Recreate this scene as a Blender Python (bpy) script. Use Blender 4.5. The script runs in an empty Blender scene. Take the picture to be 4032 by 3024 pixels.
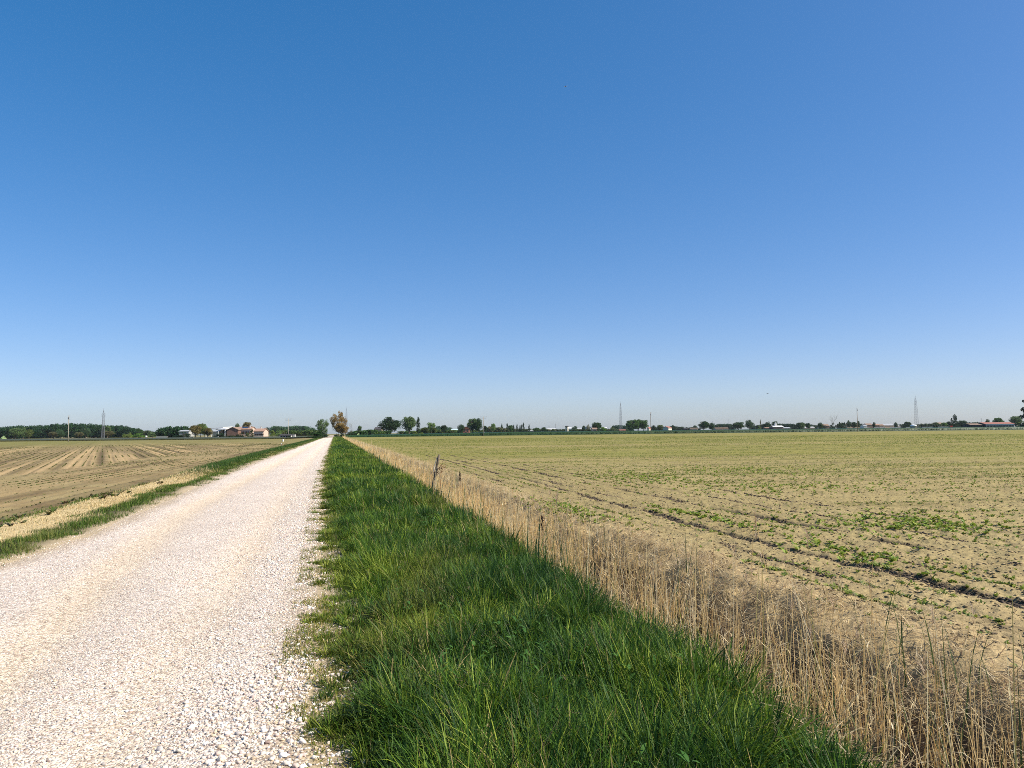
import bpy, math, random
import numpy as np
from mathutils import Matrix, Vector

# ------------------------------------------------------------------ camera, sky, sun
SC = bpy.context.scene
COL = SC.collection
FPX, EYE = 3029.0, 1.7                     # focal length in photo pixels, eye height
PITCH, ROLL = math.radians(3.53), math.radians(-0.6)
SUN_AZ, SUN_EL = math.radians(103), math.radians(45)
EXPOSURE = 0.58

cam_d = bpy.data.cameras.new('camera'); cam = bpy.data.objects.new('camera', cam_d); COL.objects.link(cam)
cam_d.sensor_width = 36.0; cam_d.lens = FPX / 4032 * 36.0
cam_d.clip_start = 0.05; cam_d.clip_end = 30000
cam.matrix_world = Matrix.Translation((0, 0, EYE)) @ Matrix.Rotation(math.pi / 2 + PITCH, 4, 'X') @ Matrix.Rotation(ROLL, 4, 'Z')
SC.camera = cam

world = bpy.data.worlds.new('World'); SC.world = world; world.use_nodes = True
wn = world.node_tree
sky = wn.nodes.new('ShaderNodeTexSky'); sky.sky_type = 'NISHITA'; sky.sun_disc = False
sky.sun_elevation = SUN_EL; sky.sun_rotation = SUN_AZ
sky.altitude = 1000; sky.air_density = 0.8; sky.dust_density = 2.0; sky.ozone_density = 0.0
hsv = wn.nodes.new('ShaderNodeHueSaturation'); hsv.inputs['Saturation'].default_value = 1.5
gam = wn.nodes.new('ShaderNodeGamma'); gam.inputs[1].default_value = 0.7
tint = wn.nodes.new('ShaderNodeMix'); tint.data_type = 'RGBA'; tint.blend_type = 'MULTIPLY'; tint.inputs[0].default_value = 1.0
k_ = 1.995 / 2 ** EXPOSURE; tint.inputs[7].default_value = (0.985 * k_, 1.055 * k_, 1.29 * k_, 1)
wn.links.new(sky.outputs[0], hsv.inputs['Color']); wn.links.new(hsv.outputs[0], gam.inputs[0]); wn.links.new(gam.outputs[0], tint.inputs[6])
wn.links.new(tint.outputs[2], wn.nodes['Background'].inputs[0])
wn.nodes['Background'].inputs[1].default_value = 0.1

sun_d = bpy.data.lights.new('sun', 'SUN'); sun_d.energy = 5.0; sun_d.angle = math.radians(0.5)
sun_d.color = (1.0, 0.925, 0.79)
sun = bpy.data.objects.new('sun', sun_d); COL.objects.link(sun)
sdir = Vector((math.sin(SUN_AZ) * math.cos(SUN_EL), math.cos(SUN_AZ) * math.cos(SUN_EL), math.sin(SUN_EL)))
sun.rotation_euler = sdir.to_track_quat('Z', 'Y').to_euler(); sun.location = (30, -20, 60)

SC.view_settings.view_transform = 'Standard'; SC.view_settings.look = 'None'
SC.view_settings.exposure = EXPOSURE; SC.view_settings.gamma = 1.0
SC.cycles.max_bounces = 6; SC.cycles.transparent_max_bounces = 6; SC.cycles.volume_bounces = 0
SC.cycles.use_denoising = False; SC.cycles.filter_width = 0.9
HAZE = 0.00004                             # density of the air, see the end of the script

# ------------------------------------------------------------------ photo pixel -> place
RM = np.array((Matrix.Rotation(math.pi / 2 + PITCH, 3, 'X') @ Matrix.Rotation(ROLL, 3, 'Z')))
def ray(px, py): return RM @ np.array([(px - 2016) / FPX, -(py - 1512) / FPX, -1.0])
def horizon(px):
    lo, hi = 1400.0, 2000.0
    for _ in range(40):
        m = (lo + hi) / 2
        if ray(px, m)[2] > 0: lo = m
        else: hi = m
    return lo
def ground_pt(px, py, z=0.0):
    d = ray(px, py); k = (z - EYE) / d[2]; return d[0] * k, d[1] * k
def at(px, D):                              # ground point D metres ahead in the direction of a column
    d = ray(px, horizon(px)); return d[0] / d[1] * D, D
def zat(px, py, D):                         # height of a photo point standing D metres ahead
    d = ray(px, py); return EYE + d[2] / d[1] * D
_d = ray(1320, horizon(1320)); RU = _d[:2] / np.linalg.norm(_d[:2]); RN = np.array([RU[1], -RU[0]])
def st(x, y): return x * RU[0] + y * RU[1], x * RN[0] + y * RN[1]
def xy(s, t): return s * RU[0] + t * RN[0], s * RU[1] + t * RN[1]

# ------------------------------------------------------------------ numpy helpers
RNG = np.random.default_rng(11)
def hsh(ix, iy, seed):
    n = (ix.astype(np.int64) * 374761393 + iy.astype(np.int64) * 668265263 + seed * 1442695041) & 0xffffffff
    n = ((n ^ (n >> 13)) * 1274126177) & 0xffffffff
    n = (n ^ (n >> 16)) & 0xffffff
    return n / float(0xffffff)
def vn(x, y, seed=0):
    x = np.asarray(x, float); y = np.asarray(y, float)
    ix = np.floor(x); iy = np.floor(y); fx = x - ix; fy = y - iy
    fx = fx * fx * (3 - 2 * fx); fy = fy * fy * (3 - 2 * fy)
    a = hsh(ix, iy, seed); b = hsh(ix + 1, iy, seed); c = hsh(ix, iy + 1, seed); d = hsh(ix + 1, iy + 1, seed)
    return (a + (b - a) * fx) * (1 - fy) + (c + (d - c) * fx) * fy
def fbm(x, y, o=3, seed=0):
    v = 0; a = 0.5; n = 0
    for i in range(o):
        v = v + a * vn(np.asarray(x) * 2 ** i + 17.3 * i, np.asarray(y) * 2 ** i - 9.1 * i, seed + i); n += a; a *= 0.5
    return v / n
def sst(a, b, x):
    u = np.clip((np.asarray(x, float) - a) / (b - a), 0, 1); return u * u * (3 - 2 * u)
def mix(a, b, k): return a + (b - a) * k[..., None]
def C(*c): return np.array(c, float)

def link(o, parent=None):
    COL.objects.link(o)
    if parent is not None: o.parent = parent
    return o
def np_mesh(name, V, F, mat, col=None, smooth=False, parent=None):
    me = bpy.data.meshes.new(name)
    V = np.ascontiguousarray(V, np.float32)
    Fs = F if isinstance(F, list) else [F]
    me.vertices.add(len(V)); me.vertices.foreach_set('co', V.ravel())
    tot = np.concatenate([np.full(len(f), f.shape[1], np.int32) for f in Fs])
    loops = np.concatenate([f.ravel() for f in Fs]).astype(np.int32)
    me.loops.add(len(loops)); me.loops.foreach_set('vertex_index', loops)
    me.polygons.add(len(tot))
    st_ = np.zeros(len(tot), np.int32); st_[1:] = np.cumsum(tot)[:-1]
    me.polygons.foreach_set('loop_start', st_)
    me.polygons.foreach_set('loop_total', tot)
    if smooth: me.polygons.foreach_set('use_smooth', np.ones(len(tot), bool))
    if col is not None:
        a = me.attributes.new('Col', 'FLOAT_COLOR', 'POINT')
        c4 = np.ones((len(V), 4), np.float32); c4[:, :3] = np.clip(col, 0, 1)
        a.data.foreach_set('color', c4.ravel())
    me.materials.append(mat); me.update(calc_edges=True)
    return link(bpy.data.objects.new(name, me), parent)
def props(o, **k):
    for a, b in k.items():
        if b: o[a] = b
    return o

# ------------------------------------------------------------------ materials
def mat(name, color, rough=0.8, var=0.15, scale=3.0, bump=0.0, metallic=0.0, spec=0.3):
    m = bpy.data.materials.new(name); m.use_nodes = True; t = m.node_tree; b = t.nodes['Principled BSDF']
    b.inputs['Roughness'].default_value = rough; b.inputs['Metallic'].default_value = metallic
    b.inputs['Specular IOR Level'].default_value = spec
    tc = t.nodes.new('ShaderNodeTexCoord'); n = t.nodes.new('ShaderNodeTexNoise')
    n.inputs['Scale'].default_value = scale; n.inputs['Detail'].default_value = 5
    t.links.new(tc.outputs['Object'], n.inputs['Vector'])
    r = t.nodes.new('ShaderNodeMapRange'); r.inputs[3].default_value = 1 - var; r.inputs[4].default_value = 1 + var
    r.inputs[1].default_value = 0.3; r.inputs[2].default_value = 0.7
    t.links.new(n.outputs['Fac'], r.inputs[0])
    x = t.nodes.new('ShaderNodeMix'); x.data_type = 'RGBA'; x.blend_type = 'MULTIPLY'; x.inputs[0].default_value = 1
    x.inputs[6].default_value = (*color, 1); t.links.new(r.outputs[0], x.inputs[7])
    t.links.new(x.outputs[2], b.inputs['Base Color'])
    if bump:
        bp = t.nodes.new('ShaderNodeBump'); bp.inputs['Strength'].default_value = bump; bp.inputs['Distance'].default_value = 0.05
        t.links.new(n.outputs['Fac'], bp.inputs['Height']); t.links.new(bp.outputs[0], b.inputs['Normal'])
    return m
def mat_attr(name, rough=0.9, fine=30.0, amt=0.18, bump=0.3, dist=0.02, spec=0.15, shade_and_straw=False):
    """base colour from the mesh's own colour attribute, with fine procedural mottling and relief"""
    m = bpy.data.materials.new(name); m.use_nodes = True; t = m.node_tree; b = t.nodes['Principled BSDF']
    b.inputs['Roughness'].default_value = rough; b.inputs['Specular IOR Level'].default_value = spec
    at_ = t.nodes.new('ShaderNodeAttribute'); at_.attribute_name = 'Col'
    tc = t.nodes.new('ShaderNodeTexCoord'); n = t.nodes.new('ShaderNodeTexNoise')
    n.inputs['Scale'].default_value = fine; n.inputs['Detail'].default_value = 4; n.inputs['Roughness'].default_value = 0.65
    t.links.new(tc.outputs['Object'], n.inputs['Vector'])
    r = t.nodes.new('ShaderNodeMapRange'); r.inputs[1].default_value = 0.3; r.inputs[2].default_value = 0.7
    r.inputs[3].default_value = 1 - amt; r.inputs[4].default_value = 1 + amt; t.links.new(n.outputs['Fac'], r.inputs[0])
    x = t.nodes.new('ShaderNodeMix'); x.data_type = 'RGBA'; x.blend_type = 'MULTIPLY'; x.inputs[0].default_value = 1
    t.links.new(at_.outputs['Color'], x.inputs[6]); t.links.new(r.outputs[0], x.inputs[7])
    last = x.outputs[2]
    if shade_and_straw:                                # dark specks paint clod shadows into the soil colour, pale ones are straw bits
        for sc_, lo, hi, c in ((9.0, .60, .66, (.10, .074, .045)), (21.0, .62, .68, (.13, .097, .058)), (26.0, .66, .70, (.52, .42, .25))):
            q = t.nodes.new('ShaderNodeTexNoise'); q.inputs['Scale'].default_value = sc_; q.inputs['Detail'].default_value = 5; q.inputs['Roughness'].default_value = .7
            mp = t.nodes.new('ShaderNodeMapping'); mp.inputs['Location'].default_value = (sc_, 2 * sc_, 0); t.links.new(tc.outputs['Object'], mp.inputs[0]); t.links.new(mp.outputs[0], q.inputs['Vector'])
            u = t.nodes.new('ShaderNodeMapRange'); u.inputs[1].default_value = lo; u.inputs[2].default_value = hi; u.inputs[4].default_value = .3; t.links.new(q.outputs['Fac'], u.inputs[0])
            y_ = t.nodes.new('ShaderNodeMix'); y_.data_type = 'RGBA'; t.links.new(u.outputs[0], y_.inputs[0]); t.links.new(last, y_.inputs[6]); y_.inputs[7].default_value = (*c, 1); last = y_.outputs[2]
    t.links.new(last, b.inputs['Base Color'])
    if bump:
        bp = t.nodes.new('ShaderNodeBump'); bp.inputs['Strength'].default_value = bump; bp.inputs['Distance'].default_value = dist
        t.links.new(n.outputs['Fac'], bp.inputs['Height']); t.links.new(bp.outputs[0], b.inputs['Normal'])
    return m
def mat_leaf(name, color=None, trans=0.35, rough=0.55, spec=0.25):
    """blades and leaves: colour attribute (times a base colour), light passes through"""
    m = bpy.data.materials.new(name); m.use_nodes = True; t = m.node_tree; b = t.nodes['Principled BSDF']
    out = t.nodes['Material Output']
    b.inputs['Roughness'].default_value = rough; b.inputs['Specular IOR Level'].default_value = spec
    at_ = t.nodes.new('ShaderNodeAttribute'); at_.attribute_name = 'Col'; src = at_.outputs['Color']
    if color:
        x = t.nodes.new('ShaderNodeMix'); x.data_type = 'RGBA'; x.blend_type = 'MULTIPLY'; x.inputs[0].default_value = 1
        t.links.new(src, x.inputs[6]); x.inputs[7].default_value = (*color, 1); src = x.outputs[2]
    t.links.new(src, b.inputs['Base Color'])
    if trans:
        tr = t.nodes.new('ShaderNodeBsdfTranslucent'); t.links.new(src, tr.inputs['Color'])
        ms = t.nodes.new('ShaderNodeMixShader'); ms.inputs[0].default_value = trans
        t.links.new(b.outputs[0], ms.inputs[1]); t.links.new(tr.outputs[0], ms.inputs[2]); t.links.new(ms.outputs[0], out.inputs['Surface'])
    return m
def mat_gravel():
    m = bpy.data.materials.new('gravel'); m.use_nodes = True; t = m.node_tree; b = t.nodes['Principled BSDF']
    b.inputs['Roughness'].default_value = 0.85; b.inputs['Specular IOR Level'].default_value = 0.25
    at_ = t.nodes.new('ShaderNodeAttribute'); at_.attribute_name = 'Col'
    tc = t.nodes.new('ShaderNodeTexCoord')
    v = t.nodes.new('ShaderNodeTexVoronoi'); v.inputs['Scale'].default_value = 52; v.inputs['Randomness'].default_value = 1
    t.links.new(tc.outputs['Object'], v.inputs['Vector'])
    sp = t.nodes.new('ShaderNodeSeparateColor'); t.links.new(v.outputs['Color'], sp.inputs[0])
    cr = t.nodes.new('ShaderNodeValToRGB'); e = cr.color_ramp; e.interpolation = 'CONSTANT'
    e.elements[0].position = 0; e.elements[0].color = (0.52, 0.46, 0.41, 1)
    e.elements[1].position = 0.22; e.elements[1].color = (1.0, 0.96, 0.92, 1)
    for p, c in ((0.42, (0.92, 0.84, 0.74)), (0.6, (0.82, 0.72, 0.68)), (0.75, (1.12, 1.1, 1.08)), (0.9, (0.74, 0.73, 0.73)), (0.965, (0.4, 0.32, 0.3))):
        k = e.elements.new(p); k.color = (*c, 1)
    t.links.new(sp.outputs[0], cr.inputs[0])
    x = t.nodes.new('ShaderNodeMix'); x.data_type = 'RGBA'; x.blend_type = 'MULTIPLY'
    x.inputs[0].default_value = 0.9
    t.links.new(at_.outputs['Color'], x.inputs[6]); t.links.new(cr.outputs[0], x.inputs[7]); t.links.new(x.outputs[2], b.inputs['Base Color'])
    n = t.nodes.new('ShaderNodeTexNoise'); n.inputs['Scale'].default_value = 90; n.inputs['Detail'].default_value = 3
    t.links.new(tc.outputs['Object'], n.inputs['Vector'])
    mm = t.nodes.new('ShaderNodeMath'); mm.operation = 'MULTIPLY_ADD'; mm.inputs[1].default_value = -1.0
    t.links.new(v.outputs['Distance'], mm.inputs[0]); t.links.new(n.outputs['Fac'], mm.inputs[2])
    bp = t.nodes.new('ShaderNodeBump'); bp.inputs['Strength'].default_value = 0.8; bp.inputs['Distance'].default_value = 0.014
    t.links.new(mm.outputs[0], bp.inputs['Height']); t.links.new(bp.outputs[0], b.inputs['Normal'])
    return m
M_GRAVEL = mat_gravel()
M_SOIL = mat_attr('dry_soil', fine=14, amt=0.24, bump=0.7, dist=0.03, shade_and_straw=True)
M_EARTH = mat_attr('verge_earth', fine=22, amt=0.3, bump=0.5)
M_PLAIN = mat_attr('far_grassland', fine=0.6, amt=0.2, bump=0)
M_STONE = mat_attr('stone', fine=60, amt=0.12, bump=0.2, dist=0.004, spec=0.3)
M_GRASS = mat_leaf('grass_blade', trans=0.3, rough=0.5, spec=0.16)
M_REED = mat_leaf('dry_reed', trans=0.33, rough=0.6, spec=0.3)
M_CROP = mat_leaf('crop_leaf', trans=0.3, rough=0.5)

# ------------------------------------------------------------------ the lie of the land
def tL(s): return np.interp(s, [0, 11, 14, 20, 34, 50, 200, 500], [-4.4, -4.28, -4.05, -4.15, -4.5, -4.62, -4.6, -4.2])
def tR(s): return np.interp(s, [0, 4, 9, 18, 29, 72, 300], [-0.15, -0.16, -0.2, -0.36, -0.5, -0.66, -0.66])
def rut_t(s): return np.interp(s, [0, 4, 7, 13, 20, 400], [-2.0, -2.1, -2.35, -2.9, -3.2, -3.3])
T_GRASS, T_BANK, T_VERGE = 2.4, 4.35, -6.35
FR_A, FR_B = np.array(ground_pt(2000, 1715)), np.array(ground_pt(4032, 1692))      # near edge of the wheat
def wheat_front(x): return FR_A[1] + (x - FR_A[0]) * (FR_B[1] - FR_A[1]) / (FR_B[0] - FR_A[0])
FL_A, FL_B = np.array(ground_pt(100, 1738)), np.array(ground_pt(1000, 1729.5))     # far edge of the left field
def left_end(x): return FL_A[1] + (x - FL_A[0]) * (FL_B[1] - FL_A[1]) / (FL_B[0] - FL_A[0])
TRACKS = [(6.45, 0.9), (8.15, 1.0), (9.3, 0.5), (7.1, 0.35), (5.6, .25), (10.4, .3)]
def track_mask(s, t):
    m = np.zeros_like(s)
    for i, (tt, k) in enumerate(TRACKS):
        d = np.abs(t - tt - 0.16 * (vn(s / 2.5, s * 0, 40 + i) - 0.5) - 0.3 * (vn(s / 14, s * 0, 60 + i) - 0.5))
        on = sst(0.30, 0.55, fbm(s / 1.1, t * 0 + tt, 3, 50 + i)) * (0.35 + 0.65 * sst(0.25, 0.6, vn(s / 7, t * 0, 70 + i)))
        m = np.maximum(m, sst(0.125, 0.04, d - 0.06 * (fbm(s / .18, t / .18, 2, 44) - .5)) * on * k)
    return m * sst(70, 40, s)
RA = math.radians(-28.0); RP = (math.cos(RA), -math.sin(RA))             # rows of the left field
def left_rows(x, y): return x * RP[0] + y * RP[1]
def height(x, y):
    s, t = st(x, y); r = np.hypot(x, y); fade = sst(160, 50, r)
    z = np.zeros_like(s)
    tl, tr = tL(s), tR(s)
    onroad = sst(tl - 0.3, tl + 0.1, t) * sst(tr + 0.3, tr - 0.1, t)
    c = (t - tl) / (tr - tl)
    z += onroad * (0.02 - 0.03 * (np.exp(-((t - rut_t(s)) / 0.4) ** 2) + np.exp(-((c - 0.76) / 0.1) ** 2)))
    z += onroad * 0.018 * (fbm(x / 0.5, y / 0.5, 3, 3) - 0.5) * fade
    vr = sst(tr, tr + 0.8, t) * sst(3.0, 2.0, t)
    z += vr * (0.05 + 0.1 * (fbm(x / 0.7, y / 0.7, 3, 5) - 0.5) * fade)
    z += -0.52 * sst(2.2, 3.3, t) * sst(4.9, 3.5, t) + sst(2.2, 3, t) * sst(5.0, 4.2, t) * 0.3 * (fbm(x / 0.4, y / 0.4, 3, 6) - 0.5) * fade
    fr = sst(4.3, 4.9, t)
    rows = np.where(t < 11, np.sin(2 * np.pi * t / 0.45), np.sin(2 * np.pi * (y - 0.12 * x) / 0.45) * sst(60, 20, r))
    z += fr * (0.010 * rows + 0.085 * (fbm(x / 0.33, y / 0.33, 4, 7) - 0.5)) * fade
    z += fr * 0.03 * (fbm(x / 0.09, y / 0.09, 2, 10) - .5) * sst(40, 15, r)
    z += fr * -0.05 * track_mask(s, t)
    vl = sst(tl + 0.1, tl - 0.3, t) * sst(T_VERGE - 0.3, T_VERGE + 0.3, t)
    z += vl * (0.04 + 0.1 * (fbm(x / 0.8, y / 0.8, 3, 8) - 0.5) * fade)
    fl = sst(T_VERGE + 0.1, T_VERGE - 0.5, t)
    w = left_rows(x, y); lr = np.where(t > -13, np.sin(2 * np.pi * t / 0.5), np.sin(2 * np.pi * w / 1.0))
    z += fl * (-0.05 + 0.02 * lr + 0.05 * (fbm(x / 0.4, y / 0.4, 4, 9) - 0.5)) * sst(200, 60, r)
    return z

def ground_colour(x, y):
    s, t = st(x, y); r = np.hypot(x, y); n = len(x)
    n1 = fbm(x / 1.3, y / 1.3, 4, 20); n2 = fbm(x / 9, y / 9, 3, 21)
    # right field: dry soil, green cover of the crop growing with distance
    soil = mix(C(0.255, 0.190, 0.092), C(0.375, 0.288, 0.148), n1)
    q = y - 0.12 * x
    band = fbm(x / 45, q / 1.6, 3, 22); band2 = fbm(x / 60, q / 6.5, 2, 23)
    g = .20 * sst(5, 14, r) + sst(10, 75, r) * 0.64 + 0.75 * sst(12, 50, r) * (band - 0.45) + 0.45 * sst(18, 60, r) * (band2 - 0.5)
    g = np.clip(g + 0.1 * (n1 - 0.5), 0, 0.85)
    olive = mix(C(0.205, 0.188, 0.036), C(0.165, 0.165, 0.030), n2)
    rl = np.where(t < 11, np.abs((t - .2) / .45 - np.round((t - .2) / .45)), .5)
    lines = sst(.20, .04, rl + .16 * (fbm(s / .5, t / .2, 3, 34) - .5)) * sst(.35, .6, fbm(s / 3.5, t / .5, 3, 35)) * sst(90, 30, s)
    streak = sst(.56, .70, fbm(x / 14, q / .55, 3, 36)) * np.where(t > 11, 1, .3) * sst(9, 18, r)
    fr = mix(soil, olive, g)
    fr = mix(fr, C(.115, .085, .045) + np.zeros((n, 3)), .55 * lines)
    fr = mix(fr, C(.13, .115, .035) + np.zeros((n, 3)), .60 * streak)
    dry = sst(0.5, 0.8, band2) * sst(15, 40, r) * sst(200, 60, r) * 0.35
    fr = mix(fr, C(0.36, 0.26, 0.14) + np.zeros((n, 3)), dry)
    fr = mix(fr, C(0.40, 0.30, 0.155) + np.zeros((n, 3)), sst(5.6, 4.6, t + 0.9 * (n1 - 0.5)) * 0.8)          # dead straw along the ditch
    fr = mix(fr, C(0.052, 0.040, 0.030) + np.zeros((n, 3)), np.clip(track_mask(s, t) * 1.1, 0, 1))
    # left field
    w = left_rows(x, y)
    ln = fbm(w / 0.75, (y) / 60, 3, 24); lw = fbm(w / 3.2, y / 110, 2, 25)
    head = sst(-15.5, -13, t + 1.6 * (fbm(x / 8, y / 8, 2, 26) - .5))
    ln2 = fbm(t / 0.9, s / 25, 3, 27)
    st_ = np.where(head > 0.5, ln2, ln)
    br = mix(C(0.155, 0.110, 0.048), C(0.305, 0.232, 0.112), n1)
    fl = mix(br, C(0.50, 0.35, 0.175) + np.zeros((n, 3)), sst(0.48, 0.66, st_ * 0.7 + lw * 0.3) * np.where(head > 0.5, 0.22, 0.62) * sst(230, 120, r))
    fl = mix(fl, C(0.10, 0.065, 0.032) + np.zeros((n, 3)), sst(0.45, 0.28, st_) * 0.6)
    rw = np.abs(w / .75 - np.round(w / .75)); lnl = sst(.20, .05, rw + .12 * (fbm(w / .3, y / 1.5, 2, 37) - .5)) * sst(.3, .55, fbm(w / 2, y / 12, 2, 38)) * (1 - head) * sst(170, 60, r)
    fl = mix(fl, C(.085, .066, .030) + np.zeros((n, 3)), .5 * lnl)
    gl = sst(-50, -95, t + 45 * (n2 - .5)) * 0.75 + sst(95, 190, r + 60 * (n2 - .5)) * 0.62
    fl = mix(fl, C(0.165, 0.160, 0.042) + np.zeros((n, 3)), np.clip(gl, 0, 0.85))
    fl = mix(fl, C(0.235, 0.20, 0.09) + np.zeros((n, 3)), 0.35 * head * sst(0.35, 0.7, n1))
    # road
    c = (t - tL(s)) / (tR(s) - tL(s))
    rut = 1.15 * np.exp(-((t - rut_t(s)) / 0.36) ** 2) + 0.7 * np.exp(-((c - 0.76) / 0.08) ** 2)
    rut = np.clip(rut * (0.5 + 0.9 * fbm(s / 3, t / 0.5, 3, 28)), 0, 1)
    rd = mix(C(0.66, 0.60, 0.535) + np.zeros((n, 3)), C(0.70, 0.605, 0.475) + np.zeros((n, 3)), rut)
    rd = rd * (0.9 + 0.2 * fbm(x / 1.1, y / 1.1, 4, 29))[:, None]
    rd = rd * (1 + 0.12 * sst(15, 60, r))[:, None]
    edge = sst(0.45, 0.0, np.minimum(t - tL(s), tR(s) - t) + 0.25 * (n1 - .5))
    rd = mix(rd, C(0.42, 0.34, 0.22) + np.zeros((n, 3)), edge * 0.7)
    # verges and ditch
    ve = mix(C(0.05, 0.055, 0.02), C(0.11, 0.095, 0.045), n1)
    ve = mix(ve, C(0.38, 0.30, 0.19) + np.zeros((n, 3)), sst(0.55, 0.0, np.minimum(np.abs(t - tR(s)), np.abs(t - tL(s))) + 0.4 * (n1 - .5)))
    lv = (t < 0) & (t > -7)
    dryp = sst(10, 13, s) * sst(40, 30, s) * sst(-4.95, -5.25, t + 0.6 * (n1 - .5) - 1.1 * (fbm(s / 2.6, t / 1.2, 3, 94) - .5))
    ve = np.where(lv[:, None], mix(ve, C(0.46, 0.36, 0.19) + np.zeros((n, 3)), dryp), ve)
    di = mix(C(0.030, 0.021, 0.014), C(0.11, 0.072, 0.038), sst(0.4, 0.72, fbm(x / 0.35, y / 0.35, 4, 30)))
    di = mix(di, C(0.42, 0.315, 0.165) + np.zeros((n, 3)), np.maximum(sst(3.9, 4.4, t) * 0.85, sst(8, 18, s) * .75))
    pl = mix(C(0.10, 0.115, 0.035), C(0.24, 0.19, 0.09), sst(0.4, 0.6, fbm(x / 80, y / 80, 3, 31)))
    return dict(field_right=fr, field_left=fl, road=rd, verge=ve, ditch=di, plain=pl)

def build_ground():
    az = np.concatenate([np.linspace(-180, -60, 25)[:-1], np.linspace(-60, -37, 40)[:-1], np.linspace(-37, 37, 1050),
                         np.linspace(37, 60, 40)[1:], np.linspace(60, 180, 25)[1:]]) * math.pi / 180
    yo = [26000.0, 7000, 3500, 2200, 1500, 1200, 1000]
    while yo[-1] > 345: yo.append(yo[-1] - 6)
    while yo[-1] > 34: yo.append(yo[-1] - 0.62)
    while yo[-1] > 0.5: yo.append(yo[-1] * 0.984)
    r = np.array([EYE * 769 / v for v in yo])
    A, R = np.meshgrid(az, r)
    x = (np.sin(A) * R).ravel(); y = (np.cos(A) * R).ravel()
    z = height(x, y)
    V = np.stack([x, y, z], 1)
    nr, na = A.shape
    i = (np.arange(nr - 1)[:, None] * na + np.arange(na - 1)[None, :]).ravel()
    F = np.stack([i, i + 1, i + na + 1, i + na], 1)[:, ::-1]
    cx, cy = V[F].mean(1)[:, 0], V[F].mean(1)[:, 1]
    s, t = st(cx, cy); jit = 0.22 * (fbm(cx / 0.5, cy / 0.5, 3, 33) - 0.5)
    tt = t + jit
    reg = np.full(len(F), 'plain', dtype='U12')
    far = (cy > np.where(t > 0, wheat_front(cx), left_end(cx)))
    reg[(tt > T_BANK) & ~far] = 'field_right'
    reg[(tt < T_VERGE) & ~far] = 'field_left'
    reg[(tt > T_VERGE) & (tt < T_BANK) & (s < 420)] = 'verge'
    reg[(tt > T_GRASS) & (tt < T_BANK) & (s < 420)] = 'ditch'
    reg[(tt > tL(s)) & (tt < tR(s)) & (s < 620)] = 'road'
    cols = ground_colour(x, y)
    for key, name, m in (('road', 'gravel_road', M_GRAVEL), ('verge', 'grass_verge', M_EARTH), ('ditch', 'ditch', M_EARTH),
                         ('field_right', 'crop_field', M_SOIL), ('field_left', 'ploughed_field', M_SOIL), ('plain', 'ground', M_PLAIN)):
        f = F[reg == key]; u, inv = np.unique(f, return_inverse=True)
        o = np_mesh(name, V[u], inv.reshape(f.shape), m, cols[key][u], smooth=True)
        o['kind'] = 'structure'
build_ground()

# ------------------------------------------------------------------ ribbons: blades, reeds, leaves
def ribbons(base, az, L, th0, th1, w, seg, col, tipcol=None, tw=0.0, tip=0.12, wprof=None):
    """curved tapering strips; th0/th1 = lean from the vertical at foot and tip"""
    n = len(base); p = base.copy(); dx, dy = np.sin(az), np.cos(az)
    a2 = az + math.pi / 2 + tw; wx, wy = np.sin(a2), np.cos(a2)
    V = np.zeros((n, seg + 1, 2, 3)); K = np.zeros((n, seg + 1, 2, 3))
    for k in range(seg + 1):
        u = k / seg
        ww = w * (wprof(u) if wprof else (1 - (1 - tip) * u ** 1.6)) * 0.5
        V[:, k, 0] = p - np.stack([wx * ww, wy * ww, 0 * ww], 1); V[:, k, 1] = p + np.stack([wx * ww, wy * ww, 0 * ww], 1)
        c = col if tipcol is None else col + (tipcol - col) * u
        K[:, k, 0] = c; K[:, k, 1] = c
        th = th0 + (th1 - th0) * (u + 0.5 / seg); dl = L / seg
        p = p + np.stack([dx * np.sin(th) * dl, dy * np.sin(th) * dl, np.cos(th) * dl], 1)
    b = np.arange(n)[:, None] * (2 * (seg + 1)) + 2 * np.arange(seg)[None, :]
    F = np.stack([b, b + 1, b + 3, b + 2], 2).reshape(-1, 4)
    return V.reshape(-1, 3), F, K.reshape(-1, 3)
def joinparts(parts):
    Vs, Fs, Ks = [], [], []; o = 0
    for V, F, K in parts:
        Vs.append(V); Fs.append(F + o); Ks.append(K); o += len(V)
    return np.concatenate(Vs), np.concatenate(Fs), np.concatenate(Ks)
def s_samples(n, s0, s1, p):               # density along the road falling off as s^-p
    u = RNG.random(n); a = 1 - p
    if abs(a) < 1e-6: return s0 * (s1 / s0) ** u
    return (s0 ** a + u * (s1 ** a - s0 ** a)) ** (1 / a)
def palette(n, cols, wts):
    i = RNG.choice(len(cols), n, p=np.array(wts) / sum(wts)); return np.array(cols, float)[i]

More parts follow.
